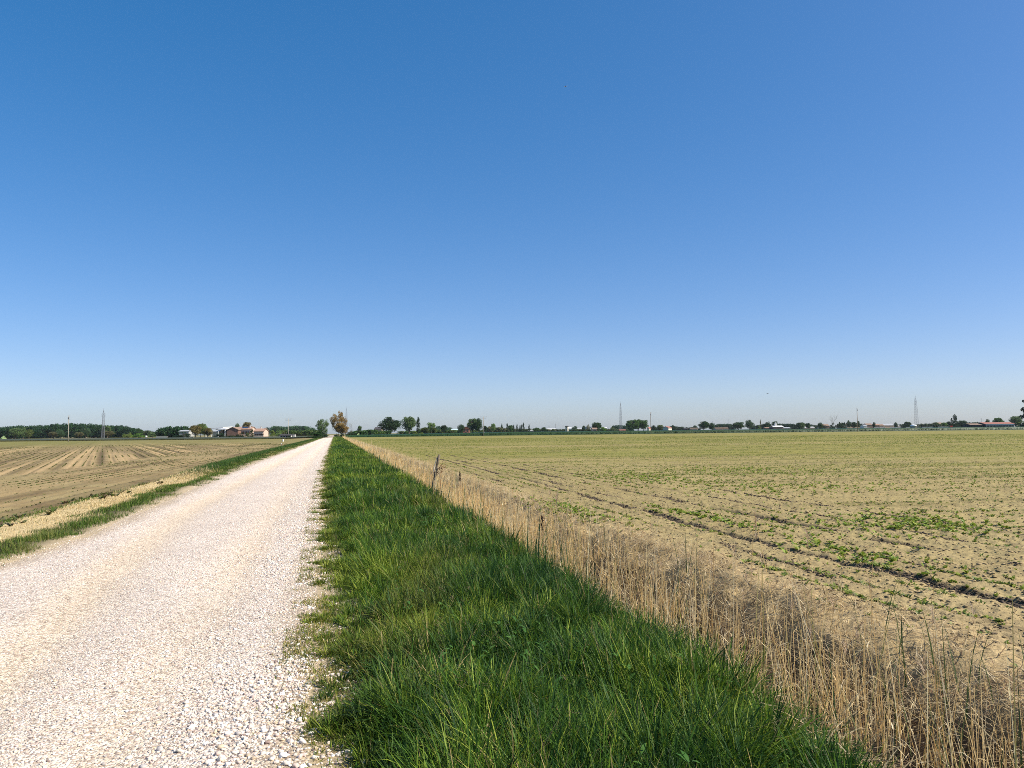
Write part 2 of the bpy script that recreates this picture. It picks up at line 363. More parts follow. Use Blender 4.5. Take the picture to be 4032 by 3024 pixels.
def grass_right():
    parts = []
    def blades(x, y, s, t, az, L, th0, th1, seg, tone, wmul=1.0):
        """one blade per entry; tone 0..1 picks the plant's own green"""
        m = len(x); sc = np.maximum(1, s / 9) ** 0.75; edge = t - tR(s)
        pat = fbm(x / 0.9, y / 3.0, 3, 82)
        w = (0.0050 + 0.0055 * RNG.random(m)) * sc * wmul
        A = [C(0.022, 0.066, 0.016), C(0.046, 0.120, 0.014), C(0.100, 0.195, 0.014), C(0.250, 0.330, 0.045)]
        q = np.clip(tone * 3 + RNG.normal(0, .75, m), 0, 2.999); k = q.astype(int); f = (q - k)[:, None]
        P_ = np.array(A); col = P_[k] * (1 - f) + P_[k + 1] * f
        yel = np.clip(sst(0.62, 0.78, pat) * 0.35 + 0.38 * sst(0.55, 0.0, edge), 0, 1) * (RNG.random(m) < 0.7)
        col = mix(col, C(0.27, 0.235, 0.055) + np.zeros((m, 3)), yel * 0.75)
        dead = RNG.random(m) < 0.012 + 0.06 * sst(0.6, 0.8, vn(x / 0.6, y / 0.6, 84))
        col = np.where(dead[:, None], C(0.34, 0.29, 0.12), col) * 0.9 * (0.8 + 0.4 * RNG.random(m))[:, None]
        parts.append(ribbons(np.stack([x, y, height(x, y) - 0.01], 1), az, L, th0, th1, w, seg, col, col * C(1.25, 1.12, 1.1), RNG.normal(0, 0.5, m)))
    def tufts(nt, per, s0, s1, p, seg, rad):
        s = s_samples(nt, s0, s1, p); t = -0.75 + 3.6 * RNG.random(nt); x, y = xy(s, t); edge = t - tR(s)
        cl = fbm(x / 0.35, y / 0.35, 2, 80); big = fbm(x / 1.3, y / 1.3, 3, 81)
        keep = (RNG.random(nt) < np.clip(sst(-0.12, 0.5, edge + 0.7 * (cl - 0.5)), 0, 1)) & (RNG.random(nt) < sst(2.8, 2.3, t + .6 * (cl - .5) + .12 * sst(7, 3, s))) & (RNG.random(nt) < .35 + .9 * sst(.3, .6, big))
        s, t, x, y, edge, cl, big = [q[keep] for q in (s, t, x, y, edge, cl, big)]; n = len(s)
        H = (0.05 + 0.255 * sst(-.05, 0.9, edge + .5 * (cl - .5))) * (.5 + .85 * big) * (.65 + .7 * RNG.random(n))
        tone = np.clip(.46 + .9 * (fbm(x / 0.8, y / 0.8, 2, 79) - .5) + 1.1 * (fbm(x / 2.6, y / 2.6, 2, 77) - .5) + RNG.normal(0, .30, n), 0, 1); wm = np.where(RNG.random(n) < .12, 1.9, 1.0) * (.8 + .4 * RNG.random(n))
        lean = RNG.random(n) * 6.28; la = np.abs(RNG.normal(.12, .22, n))
        i = np.repeat(np.arange(n), per); m = len(i); a = RNG.random(m) * 6.28; r = RNG.random(m) ** .6
        sc = np.maximum(1, s[i] / 10) ** .5
        bx = x[i] + np.cos(a) * r * rad * sc; by = y[i] + np.sin(a) * r * rad * sc
        vx = np.cos(a) * r * .45 + np.cos(lean[i]) * la[i]; vy = np.sin(a) * r * .45 + np.sin(lean[i]) * la[i]
        th0 = np.hypot(vx, vy) * .9 + np.abs(RNG.normal(0, .08, m)); th1 = th0 + np.abs(RNG.normal(.9, .65, m)) * (.4 + .8 * r)
        az = np.arctan2(vx, vy) + RNG.normal(0, .25, m)
        ss, tt = st(bx, by)
        blades(bx, by, ss, tt, az, H[i] * (.55 + .6 * RNG.random(m)), th0, th1, seg, tone[i], wm[i])
    def filler(n, s0, s1, p, seg):
        s = s_samples(n, s0, s1, p); t = -0.55 + 3.3 * RNG.random(n); x, y = xy(s, t); edge = t - tR(s); cl = fbm(x / 0.35, y / 0.35, 2, 80)
        k = RNG.random(n) < np.clip(sst(-0.4, 0.45, edge + 1.2 * (cl - 0.5)), 0, 1) * sst(2.95, 2.4, t + .5 * (cl - .5))
        s, t, x, y, edge, cl = s[k], t[k], x[k], y[k], edge[k], cl[k]; m = len(s)
        blades(x, y, s, t, RNG.random(m) * 6.28, (.03 + .15 * sst(-.1, .8, edge)) * (.5 + .8 * RNG.random(m)), np.abs(RNG.normal(.25, .25, m)), np.abs(RNG.normal(1.1, .5, m)), seg, np.clip(.3 + .9 * (cl - .3), 0, 1))
    def fringe(n, s0, s1, p):
        """low yellow green growth creeping into the gravel"""
        s = s_samples(n, s0, s1, p); t = tR(s) - .22 + .75 * RNG.random(n); x, y = xy(s, t); e = t - tR(s); c = fbm(x / .22, y / .3, 3, 78)
        k = RNG.random(n) < sst(.40, .62, c + .35 * e); x, y, s, t = x[k], y[k], s[k], t[k]; m = len(x); sc = np.maximum(1, s / 9) ** .75
        col = palette(m, [(.20, .20, .035), (.13, .16, .025), (.30, .24, .07), (.08, .12, .018), (.40, .31, .13)], [3, 3, 2, 2, 1]) * (.75 + .5 * RNG.random(m))[:, None]
        parts.append(ribbons(np.stack([x, y, height(x, y) - .004], 1), RNG.random(m) * 6.28, .015 + .05 * RNG.random(m), np.abs(RNG.normal(.5, .3, m)), np.abs(RNG.normal(1.3, .5, m)), (.004 + .005 * RNG.random(m)) * sc, 2, col))
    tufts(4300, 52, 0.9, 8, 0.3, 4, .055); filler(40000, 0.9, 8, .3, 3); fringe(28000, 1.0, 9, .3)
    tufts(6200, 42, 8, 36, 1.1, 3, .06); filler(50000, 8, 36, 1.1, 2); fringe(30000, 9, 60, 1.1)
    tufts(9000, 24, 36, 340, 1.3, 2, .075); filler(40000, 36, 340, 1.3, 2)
    # seed stems with loose heads
    n = 900; s = s_samples(n, 2, 40, 1.0); t = 0.5 + 2.0 * RNG.random(n); x, y = xy(s, t)
    k = vn(x / 0.9, y / 0.9, 85) > 0.45; x, y, s = x[k], y[k], s[k]; n = len(x)
    L = 0.30 + 0.22 * RNG.random(n); az = RNG.random(n) * 6.28; th0 = np.abs(RNG.normal(.05, .08, n)); th1 = th0 + np.abs(RNG.normal(.25, .2, n))
    base = np.stack([x, y, height(x, y)], 1); scl = np.maximum(1, s / 9) ** .7
    parts.append(ribbons(base, az, L, th0, th1, .002 * scl, 4, np.tile(C(0.11, .14, .04), (n, 1))))
    hd = base + np.stack([np.sin(az) * np.sin((th0 + th1) / 2) * L, np.cos(az) * np.sin((th0 + th1) / 2) * L, np.cos((th0 + th1) / 2) * L * .97], 1)
    for j in range(7):
        a = RNG.random(n) * 6.28; o = hd.copy(); o[:, 2] -= RNG.random(n) * 0.10
        parts.append(ribbons(o, a, .025 + .03 * RNG.random(n), .3 + RNG.random(n), 1.2 + RNG.random(n) * .8, .003 * scl, 2, palette(n, [(.20, .15, .085), (.15, .13, .06), (.24, .20, .10)], [1, 1, 1])))
    # broad-leaved weeds among the grass
    n = 520; s = s_samples(n, 2.5, 25, 0.9); t = 0.55 + 1.7 * RNG.random(n); x, y = xy(s, t)
    k = vn(x / 0.7, y / 0.7, 86) > 0.62; x, y = x[k], y[k]; n = len(x)
    for j in range(5):
        a = RNG.random(n) * 6.28; b = np.stack([x, y, height(x, y) + .08 + .16 * RNG.random(n)], 1)
        parts.append(ribbons(b, a, .035 + .045 * RNG.random(n), .7 + .3 * RNG.random(n), 1.4 + .5 * RNG.random(n), .013 + .012 * RNG.random(n), 3,
                             palette(n, [(.06, .15, .03), (.09, .19, .04)], [1, 1]), wprof=lambda u: max(.1, math.sin(math.pi * min(1, .12 + .85 * u)))))
    # tall dark blades (young reeds) at the ditch edge
    n = 420; s = s_samples(n, 2.5, 60, 0.9); t = 2.15 + 0.55 * RNG.random(n) + .4 * (vn(s / 1.5, s * 0, 87) - .5); x, y = xy(s, t)
    k = vn(s / 0.8, s * 0, 88) > 0.5; x, y, s = x[k], y[k], s[k]; n = len(x)
    parts.append(ribbons(np.stack([x, y, height(x, y)], 1), RNG.random(n) * 6.28, .45 + .4 * RNG.random(n), .02 + .1 * RNG.random(n), .2 + .5 * RNG.random(n),
                         (.012 + .01 * RNG.random(n)) * np.maximum(1, s / 25), 4, palette(n, [(.035, .085, .03), (.05, .11, .035), (.09, .16, .05)], [2, 2, 1])))
    V, F, K = joinparts(parts)
    props(np_mesh('verge_grass', V, F, M_GRASS, K), kind='stuff', label='tall green grass and weeds growing between gravel road and ditch', category='grass')
grass_right()

def grass_left():
    parts = []
    for n, s0, s1, p, seg in ((90000, 8, 40, 0.6, 3), (80000, 40, 300, 1.2, 2)):
        s = s_samples(n, s0, s1, p); t = T_VERGE - 0.15 + (-4.05 - T_VERGE) * RNG.random(n); x, y = xy(s, t)
        lg = 1.1 * (fbm(s / 2.6, t / 1.2, 3, 94) - .5); e = tL(s) - t; cl = fbm(x / 0.5, y / 0.5, 2, 90); pat = fbm(x / 1.2, y / 3, 3, 91)
        dry = sst(10, 13, s) * sst(41, 31, s) * sst(0.75, 1.05, e + 0.7 * (cl - .5) + lg) * sst(2.15, 1.8, e)
        darkband = sst(30, 38, s) * sst(0.7, 1.1, e + 0.4 * (cl - .5))
        keep = RNG.random(n) < sst(-0.1, 0.6, e + 1.3 * (cl - .5) + .5 * lg) * (0.5 + 0.5 * sst(.25, .5, pat)) * (1 - 0.3 * dry) * sst(2.3, 1.7, e + .9 * (cl - .5) + .6 * lg)
        s, x, y, e, cl, pat, dry, darkband = [q[keep] for q in (s, x, y, e, cl, pat, dry, darkband)]
        m = len(s); sc = np.maximum(1, s / 10) ** .8
        L = 0.8 * (0.04 + 0.08 * RNG.random(m) + .1 * cl * sst(0, .6, e) + 0.20 * darkband) * (1 - .55 * dry) * (0.6 + 0.6 * RNG.random(m))
        col = palette(m, [(0.05, 0.10, 0.014), (0.075, 0.13, 0.018), (0.12, 0.165, 0.03), (0.19, 0.18, 0.05)], [3, 3, 2, 1])
        col = mix(col, C(.04, .095, .02) + np.zeros((m, 3)), darkband * .7)
        col = mix(col, C(.3, .25, .09) + np.zeros((m, 3)), sst(.55, .75, pat) * .6 * (1 - darkband))
        isd = RNG.random(m) < dry * 0.9
        col = np.where(isd[:, None], palette(m, [(.55, .43, .22), (.48, .36, .17), (.6, .49, .28)], [1, 1, 1]), col) * (.8 + .4 * RNG.random(m))[:, None]
        parts.append(ribbons(np.stack([x, y, height(x, y) - .01], 1), RNG.random(m) * 6.28, L, np.abs(RNG.normal(.2, .2, m)), np.abs(RNG.normal(.9, .5, m)),
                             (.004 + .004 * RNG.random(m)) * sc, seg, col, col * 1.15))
    V, F, K = joinparts(parts)
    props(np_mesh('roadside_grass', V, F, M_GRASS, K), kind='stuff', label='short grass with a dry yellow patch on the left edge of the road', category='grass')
grass_left()

def reeds():
    parts = []
    REED = [(.78, .60, .31), (.68, .50, .23), (.82, .67, .38), (.58, .42, .19), (.52, .44, .17), (.85, .74, .50)]
    for n, s0, s1, p, seg in ((2700, 1.6, 9, .2, 4), (9000, 9, 45, 1.0, 3), (13000, 45, 325, 1.3, 2)):
        s = s_samples(n, s0, s1, p); t = 2.3 + 2.45 * RNG.random(n); x, y = xy(s, t)
        d = fbm(x / 0.6, y / 0.6, 2, 100)
        k = RNG.random(n) < sst(2.3, 2.9, t + .5 * (d - .5)) * sst(4.55, 3.9, t + .6 * (d - .5)) * (.12 + .95 * sst(.36, .6, d)) * np.where(s < 9, .55 + .05 * s, 1)
        s, x, y, d, t = s[k], x[k], y[k], d[k], t[k]; m = len(s); sc = np.maximum(1, s / 10) ** .72
        tall = RNG.random(m) < np.where(s < 12, .22, .07)
        L = np.where(tall, 1.0 + .55 * RNG.random(m), (.32 + .5 * RNG.random(m)) * (.75 + .5 * d)) * np.where(t > 3.7, .70, 1) * .85
        az = RNG.random(m) * 6.28; th0 = np.abs(RNG.normal(0, .17, m)); fallen = RNG.random(m) < .13
        th0 = np.where(fallen, .5 + .7 * RNG.random(m), th0); th1 = th0 + np.abs(RNG.normal(.04, .08, m))
        col = palette(m, REED, [5, 3, 4, 1.5, 1.2, 2]) * (.9 + .35 * RNG.random(m))[:, None]
        base = np.stack([x, y, height(x, y) - .02], 1); w = (.004 + .003 * RNG.random(m)) * sc
        parts.append(ribbons(base, az, L, th0, th1, w, seg, col, tip=.35)); parts.append(ribbons(base, az, L, th0, th1, w, seg, col, tip=.35, tw=math.pi / 2))
        # dry leaves hanging off the stems
        for j in range(2):
            u = .25 + .65 * RNG.random(m); th = th0 + (th1 - th0) * u * .5
            b = base + np.stack([np.sin(az) * np.sin(th) * L * u, np.cos(az) * np.sin(th) * L * u, np.cos(th) * L * u], 1)
            kk = RNG.random(m) < .3
            parts.append(ribbons(b[kk], (az + RNG.normal(0, 2, m))[kk], (.05 + .13 * RNG.random(m))[kk], (.5 + .6 * RNG.random(m))[kk], (1.3 + 1.2 * RNG.random(m))[kk],
                                 ((.003 + .005 * RNG.random(m)) * sc)[kk], 2, (col * (.75 + .4 * RNG.random(m))[:, None])[kk]))
        # plumes on some tall stems
        pl = tall & (RNG.random(m) < .10) & (s < 40)
        if pl.sum():
            tip = (base + np.stack([np.sin(az) * np.sin((th0 + th1) / 2) * L, np.cos(az) * np.sin((th0 + th1) / 2) * L, np.cos((th0 + th1) / 2) * L], 1))[pl]
            for j in range(26):
                q = tip.copy(); q[:, 2] += RNG.random(len(tip)) * .10 - .12
                parts.append(ribbons(q, RNG.random(len(tip)) * 6.28, .04 + .05 * RNG.random(len(tip)), .2 + .5 * RNG.random(len(tip)), .9 + 1.2 * RNG.random(len(tip)), .0035 + 0 * tip[:, 0], 2,
                                     palette(len(tip), [(.42, .31, .2), (.52, .42, .3), (.33, .22, .14)], [1, 1, 1])))
    # litter of broken stems on the ditch bed and bank
    for n, s0, s1, p in ((36000, 1.2, 12, .3), (30000, 12, 90, 1.1)):
        s = s_samples(n, s0, s1, p); t = 2.3 + 2.9 * RNG.random(n) ** .8; x, y = xy(s, t); m = n
        b = np.stack([x, y, height(x, y) + .01 + .22 * RNG.random(m) ** 2 * sst(5, 4, t)], 1)
        col = palette(m, [(.44, .335, .185), (.26, .175, .09), (.10, .064, .036), (.66, .54, .33), (.22, .115, .058)], [4, 2, 1.1, 3.2, .9]) * (.7 + .5 * RNG.random(m))[:, None]
        k = RNG.random(m) < sst(5.3, 4.5, t) * np.where(s < 11, 1 - .7 * sst(2.7, 3.0, t) * sst(3.9, 3.4, t), 1) * (.35 + .65 * sst(.35, .6, fbm(x / .45, y / .45, 2, 103)))
        parts.append(ribbons(b[k], (RNG.random(m) * 6.28)[k], (.06 + .20 * RNG.random(m))[k], (.8 + .8 * RNG.random(m))[k], (1.0 + .8 * RNG.random(m))[k],
                             ((.003 + .006 * RNG.random(m)) * np.maximum(1, s / 10) ** .6)[k], 2, col[k]))
    # green shoots pushing up between the dead stems
    n = 900; s = s_samples(n, 1.8, 40, .8); t = 2.3 + 2.2 * RNG.random(n); x, y = xy(s, t); k = vn(x / .7, y / .7, 101) > .6; x, y, s = x[k], y[k], s[k]; n = len(x)
    parts.append(ribbons(np.stack([x, y, height(x, y)], 1), RNG.random(n) * 6.28, .3 + .45 * RNG.random(n), .02 + .15 * RNG.random(n), .2 + .4 * RNG.random(n), .008 + .006 * RNG.random(n), 3,
                         palette(n, [(.07, .11, .035), (.11, .14, .05)], [1, 1])))
    V, F, K = joinparts(parts)
    props(np_mesh('dry_reeds', V, F, M_REED, K), kind='stuff', label='dry straw coloured reeds standing in the ditch beside the field', category='reeds')
reeds()

def seedlings():
    def leaves(x, y, nl, lo, hi, cols, sc):
        parts = []; z = height(x, y)
        for j in range(nl):
            n = len(x); L = (lo + (hi - lo) * RNG.random(n)) * sc
            parts.append(ribbons(np.stack([x + RNG.normal(0, .012, n), y + RNG.normal(0, .012, n), z - .005], 1), RNG.random(n) * 6.28, L, .25 + .4 * RNG.random(n), 1.1 + .7 * RNG.random(n),
                                 L * .5, 2, palette(n, cols, [1] * len(cols)) * (.75 + .5 * RNG.random(n))[:, None], wprof=lambda u: (.35, 1, .3)[int(u * 2 + .01)]))
        return parts
    GR = [(.18, .23, .03), (.13, .19, .025), (.25, .28, .05), (.09, .14, .022)]
    P = []
    for n, r0, r1, p, nl in ((43000, 4.5, 30, .1, 6), (185000, 30, 200, .35, 4)):
        r = s_samples(n, r0, r1, p); a = np.radians(-15 + 69 * RNG.random(n)); x, y = np.sin(a) * r, np.cos(a) * r
        s, t = st(x, y); ht = t < 11
        trow = np.round((t - .2) / .45) * .45 + .2 + RNG.normal(0, .045, n)
        q = y - .12 * x; qr = np.round(q / .45) * .45 + RNG.normal(0, .04, n)
        x1, y1 = xy(s, np.where(ht, trow, t)); y2 = qr + .12 * x
        x, y = np.where(ht, x1, x), np.where(ht, y1, np.where(r < 50, y2, y)); s, t = st(x, y)
        pat = np.where(t < 11, fbm(s / 3.0, t / .55, 3, 110), fbm(x / 6, (y - .12 * x) / .8, 3, 114)); pat2 = fbm(x / 9, (y - .12 * x) / 2.2, 2, 111)
        keep = (t > 4.75) & (y < wheat_front(x) - 2) & (RNG.random(n) < np.clip(sst(.38, .72, .5 * pat + .5 * pat2) * 1.5 + .05, 0, 1) * np.where(r < 30, .5, 1)) & (track_mask(s, t) < .3)
        sc = np.maximum(1, r / 55) ** .6 * (.6 + .8 * pat)
        P += leaves(x[keep], y[keep], nl, .018, .058, GR, sc[keep])
    for ps, pt, ls, lt, n in ((16, 4.9, 1.6, .25, 260), (11.8, 9.9, .9, .9, 420), (14.1, 7.0, 1.5, .15, 150), (26, 10.6, 2.5, .9, 380), (29, 16.5, 2.2, 2.0, 420), (20, 13.5, 1.2, 2.4, 300), (9.6, 6.9, .8, .3, 110)):
        x, y = xy(ps + RNG.normal(0, ls, n), pt + RNG.normal(0, lt, n)); P += leaves(x, y, 6, .03, .09, [(.19, .26, .03), (.13, .21, .025), (.26, .31, .05)], np.ones(n))
    V, F, K = joinparts(P)
    props(np_mesh('crop_seedlings', V, F, M_CROP, K), kind='stuff', label='young green crop seedlings sprouting in rows across the right field', category='seedlings')
    P = []
    n = 85000; r = s_samples(n, 9, 150, .4); a = np.radians(-55 + 45 * RNG.random(n)); x, y = np.sin(a) * r, np.cos(a) * r
    s, t = st(x, y); ht = t > -14; w = left_rows(x, y); wr = np.round(w / .5) * .5; dxy = wr - w
    x1, y1 = xy(s, np.where(ht, np.round(t / .5) * .5 + RNG.normal(0, .05, n), t))
    x, y = np.where(ht, x1, x + dxy * RP[0]), np.where(ht, y1, y + dxy * RP[1]); s, t = st(x, y)
    pat = fbm(x / 3, y / 6, 3, 112)
    keep = (t < -6.6) & (RNG.random(n) < sst(.42, .7, pat) * .8 + .05) & (y < left_end(x) - 2)
    P += leaves(x[keep], y[keep], 4, .03, .075, [(.12, .15, .035), (.16, .17, .05), (.09, .10, .03)], (np.maximum(1, r / 45) ** .6)[keep])
    # taller weeds at the corner of the left verge
    n = 150; s = 9 + 20 * RNG.random(n); t = -6.9 + 1.1 * RNG.random(n); k = vn(s / 1.6, s * 0, 113) > .52; x, y = xy(s[k], t[k])
    for j in range(3): P += leaves(x, y, 3, .06, .17, [(.09, .13, .03), (.16, .16, .06), (.15, .11, .06)], np.ones(len(x)))
    V, F, K = joinparts(P)
    props(np_mesh('sparse_weeds', V, F, M_CROP, K), kind='stuff', label='thin weeds and seedlings scattered over the left field', category='weeds')
seedlings()

# ------------------------------------------------------------------ stones and clods
def ico(sub):
    import bmesh
    b = bmesh.new(); bmesh.ops.create_icosphere(b, subdivisions=sub, radius=1)
    V = np.array([v.co[:] for v in b.verts]); F = np.array([[v.index for v in f.verts] for f in b.faces]); b.free(); return V, F
def lumps(x, y, size, cols, sub, flat=(.38, .7), sink=.25, rough=.3):
    V0, F0 = ico(sub); n = len(x); nv = len(V0)
    var = [V0 * (1 + rough * (np.random.default_rng(k).random((nv, 1)) - .5) * 2) for k in range(8)]
    B = np.stack(var)[RNG.integers(0, 8, n)]
    sx = size * (.8 + .5 * RNG.random(n)); sy = size * (.6 + .4 * RNG.random(n)); sz = size * (flat[0] + (flat[1] - flat[0]) * RNG.random(n))
    B = B * np.stack([sx, sy, sz], 1)[:, None, :] * .5
    a = RNG.random(n) * 6.28; c, s_ = np.cos(a)[:, None], np.sin(a)[:, None]
    tl = RNG.normal(0, .25, n)[:, None]
    Y = B[..., 1] * np.cos(tl) - B[..., 2] * np.sin(tl); Z = B[..., 1] * np.sin(tl) + B[..., 2] * np.cos(tl); X = B[..., 0]
    V = np.stack([X * c - Y * s_ + x[:, None], X * s_ + Y * c + y[:, None], Z + (height(x, y) + sz * (.5 - sink))[:, None]], 2)
    F = (np.arange(n)[:, None, None] * nv + F0[None]).reshape(-1, 3)
    return V.reshape(-1, 3), F, np.repeat(cols, nv, 0)
def stones():
    P = []
    COLS = [(.78, .74, .68), (.66, .58, .49), (.58, .49, .42), (.58, .46, .40), (.70, .62, .50), (.44, .40, .37), (.25, .185, .16), (.56, .44, .31), (.82, .80, .76)]
    W = [2.2, 3.2, 3, 2.3, 2.4, 1.8, .9, 1.2, .8]
    for n, s0, s1, p, sub, lo, hi in ((10000, 1.4, 8, .2, 2, .015, .034), (86000, 1.4, 9, .3, 1, .008, .022), (75000, 9, 32, .9, 1, .012, .036), (14000, 32, 70, 1.2, 1, .02, .045)):
        s = s_samples(n, s0, s1, p); t = tL(s) - .15 + (tR(s) + .55 - tL(s)) * RNG.random(n); x, y = xy(s, t)
        c = (t - tL(s)) / (tR(s) - tL(s)); rut = 1.1 * np.exp(-((t - rut_t(s)) / .34) ** 2) + .7 * np.exp(-((c - .76) / .08) ** 2)
        cl = fbm(x / .7, y / .7, 3, 120)
        k = RNG.random(n) < (1 - .8 * np.clip(rut, 0, 1)) * (.35 + .9 * sst(.3, .65, cl)) * (.6 + .4 * sst(.5, 1, c)) * np.where(t > tR(s), .35, 1)
        x, y, s, c = x[k], y[k], s[k], c[k]; m = len(x)
        size = lo + (hi - lo) * RNG.random(m) ** 2.2; size *= (.72 + .5 * sst(.55, 1, c)) * (.85 + .35 * sst(8, 4, s))
        P.append(lumps(x, y, size, palette(m, COLS, W) * (.85 + .3 * RNG.random(m))[:, None], sub, sink=.3))
    V, F, K = joinparts(P)
    props(np_mesh('gravel_stones', V, F, M_STONE, K, smooth=True), kind='stuff', label='loose pale pebbles scattered over the gravel road', category='gravel')
    P = []
    n = 95000; r = s_samples(n, 4.5, 45, .4); a = np.radians(-10 + 62 * RNG.random(n)); x, y = np.sin(a) * r, np.cos(a) * r; s, t = st(x, y)
    k = (t > 4.9); x, y = x[k], y[k]; m = len(x)
    P.append(lumps(x, y, .010 + .048 * RNG.random(m) ** 3.2, palette(m, [(.29, .215, .11), (.34, .26, .135), (.19, .14, .075), (.12, .088, .05)], [2, 2, 1, .15]), 1, flat=(.25, .5), sink=.3, rough=.45))
    n = 60000; s = s_samples(n, 4, 60, .6); i = RNG.choice(len(TRACKS), n); t = np.array([a for a, b in TRACKS])[i] + RNG.normal(0, .14, n); 
    k = track_mask(s, t) > .22; s, t = s[k], t[k]; x, y = xy(s, t); m = len(x)
    P.append(lumps(x, y, (.012 + .042 * RNG.random(m) ** 2.2) * (.7 + .5 * np.minimum(s, 30) / 20), palette(m, [(.075, .056, .04), (.055, .043, .034), (.14, .10, .062), (.22, .165, .1)], [2, 1.5, 1.5, 1]), 1, sink=.2, rough=.4))
    V, F, K = joinparts(P)
    props(np_mesh('soil_clods', V, F, M_STONE, K), kind='stuff', label='clods of dry soil and dark turned earth along the wheel tracks', category='soil')
stones()

# ------------------------------------------------------------------ mesh builder for made things
class MB:
    def __init__(s): s.v = []; s.f = []
    def add(s, V, F):
        o = len(s.v); s.v += [tuple(p) for p in V]; s.f += [tuple(i + o for i in f) for f in F]; return s
    def box(s, x0, x1, y0, y1, z0, z1):
        return s.add([(x0, y0, z0), (x1, y0, z0), (x1, y1, z0), (x0, y1, z0), (x0, y0, z1), (x1, y0, z1), (x1, y1, z1), (x0, y1, z1)],
                     [(3, 2, 1, 0), (4, 5, 6, 7), (0, 1, 5, 4), (1, 2, 6, 5), (2, 3, 7, 6), (3, 0, 4, 7)])
    def tube(s, pts, rad, n=6):
        pts = [Vector(p) for p in pts]; rad = rad if hasattr(rad, '__len__') else [rad] * len(pts); V = []; F = []
        for i, p in enumerate(pts):
            d = (pts[min(i + 1, len(pts) - 1)] - pts[max(i - 1, 0)]).normalized()
            a = d.orthogonal().normalized(); b = d.cross(a)
            for k in range(n):
                an = 2 * math.pi * k / n; V.append(p + (a * math.cos(an) + b * math.sin(an)) * rad[i])
        for i in range(len(pts) - 1):
            for k in range(n):
                k2 = (k + 1) % n; F.append((i * n + k, i * n + k2, (i + 1) * n + k2, (i + 1) * n + k))
        F.append(tuple(range(n))[::-1]); F.append(tuple((len(pts) - 1) * n + k for k in range(n)))
        return s.add(V, F)
    def build(s, name, m, parent=None, smooth=False):
        me = bpy.data.meshes.new(name); me.from_pydata([tuple(p) for p in s.v], [], s.f); me.materials.append(m)
        if smooth: me.polygons.foreach_set('use_smooth', np.ones(len(me.polygons), bool))
        me.update(); return link(bpy.data.objects.new(name, me), parent)
LABELS = {}
def thing(name, label, cat, loc, rz=0.0, group=None, scale=None):
    assert label not in LABELS, label
    assert 4 <= len(label.split()) <= 16, label
    LABELS[label] = 1
    o = bpy.data.objects.new(name, None); COL.objects.link(o); o.empty_display_size = .2
    o.location = loc; o.rotation_euler = (0, 0, rz)
    if scale: o.scale = scale
    o['label'] = label; o['category'] = cat
    if group: o['group'] = group
    return o

# ------------------------------------------------------------------ trees: a few growth forms, normalised to height 1, width 1
def leafset(P, size, seed, jitter=.35):
    g = np.random.default_rng(seed); n = len(P)
    a = g.normal(size=(n, 3)); a /= np.linalg.norm(a, axis=1)[:, None]
    b = np.cross(a, g.normal(size=(n, 3))); b /= np.linalg.norm(b, axis=1)[:, None]
    sz = (size * (1 - jitter + 2 * jitter * g.random(n)))[:, None]
    V = np.stack([P - a * sz, P + b * sz * .6, P + a * sz, P - b * sz * .6], 1).reshape(-1, 3)
    F = np.arange(4 * n).reshape(n, 4); return V, F
def crown_points(kind, seed):
    g = np.random.default_rng(seed); P = []; sh = []
    def blob(c, r, n, sq=.8):
        d = g.normal(size=(n, 3)); d /= np.linalg.norm(d, axis=1)[:, None]
        q = np.array(c) + d * (r * (.45 + .55 * g.random(n) ** .5))[:, None] * np.array([1, 1, sq]); P.append(q)
        sh.append(np.full(n, .75 + .5 * g.random()))
    if kind in ('round', 'open', 'wide'):
        z0, k, rr, n = {'round': (.16, 44, .165, 130), 'open': (.22, 30, .12, 110), 'wide': (.14, 60, .14, 120)}[kind]
        for i in range(k):
            while True:
                p = g.random(3) * 2 - 1
                if np.linalg.norm(p) < 1 and (kind == 'wide' or np.linalg.norm(p) > .25): break
            c = np.array([p[0] * .36, p[1] * .36, z0 + .10 + (1 - z0 - .2) * (.5 + .5 * p[2])])
            if kind == 'round': c[:2] *= .72 + .4 * math.sin(math.pi * min(1, max(0, (c[2] - z0) / (1 - z0) * .9 + .12)))
            blob(c, rr * (.7 + .6 * g.random()), n)
    elif kind == 'sparse':
        for i in range(84):
            p = g.normal(size=3); p /= np.linalg.norm(p); p *= .55 + .45 * g.random(); z = .56 + .40 * p[2]
            wd = .40 if z > .45 else .33
            blob((p[0] * wd, p[1] * wd, z), .085 * (.7 + .7 * g.random()), 62)
    elif kind == 'bush':
        for i in range(26):
            a = g.random() * 6.28; r = .34 * g.random() ** .6; z = .12 + .72 * g.random() * (1 - (r / .42) ** 2)
            blob((math.cos(a) * r, math.sin(a) * r, z), .15 * (.7 + .6 * g.random()), 110)
    elif kind == 'cypress':
        for i in range(64):
            u = g.random(); r = .40 * math.sin(math.pi * (.12 + .86 * u)) ** .7; a = g.random() * 6.28; rr = r * g.random() ** .5
            blob((math.cos(a) * rr, math.sin(a) * rr, .05 + .88 * u), .10 + .06 * g.random(), 75, .55)
    elif kind == 'conifer':
        for i in range(70):
            u = g.random() ** 1.15; r = .46 * (1 - u) ** .75 + .03; a = g.random() * 6.28; rr = r * (.4 + .6 * g.random())
            blob((math.cos(a) * rr, math.sin(a) * rr, .08 + .88 * u - .05 * rr), .07 + .05 * (1 - u), 80, .5)
    return np.concatenate(P), np.concatenate(sh)
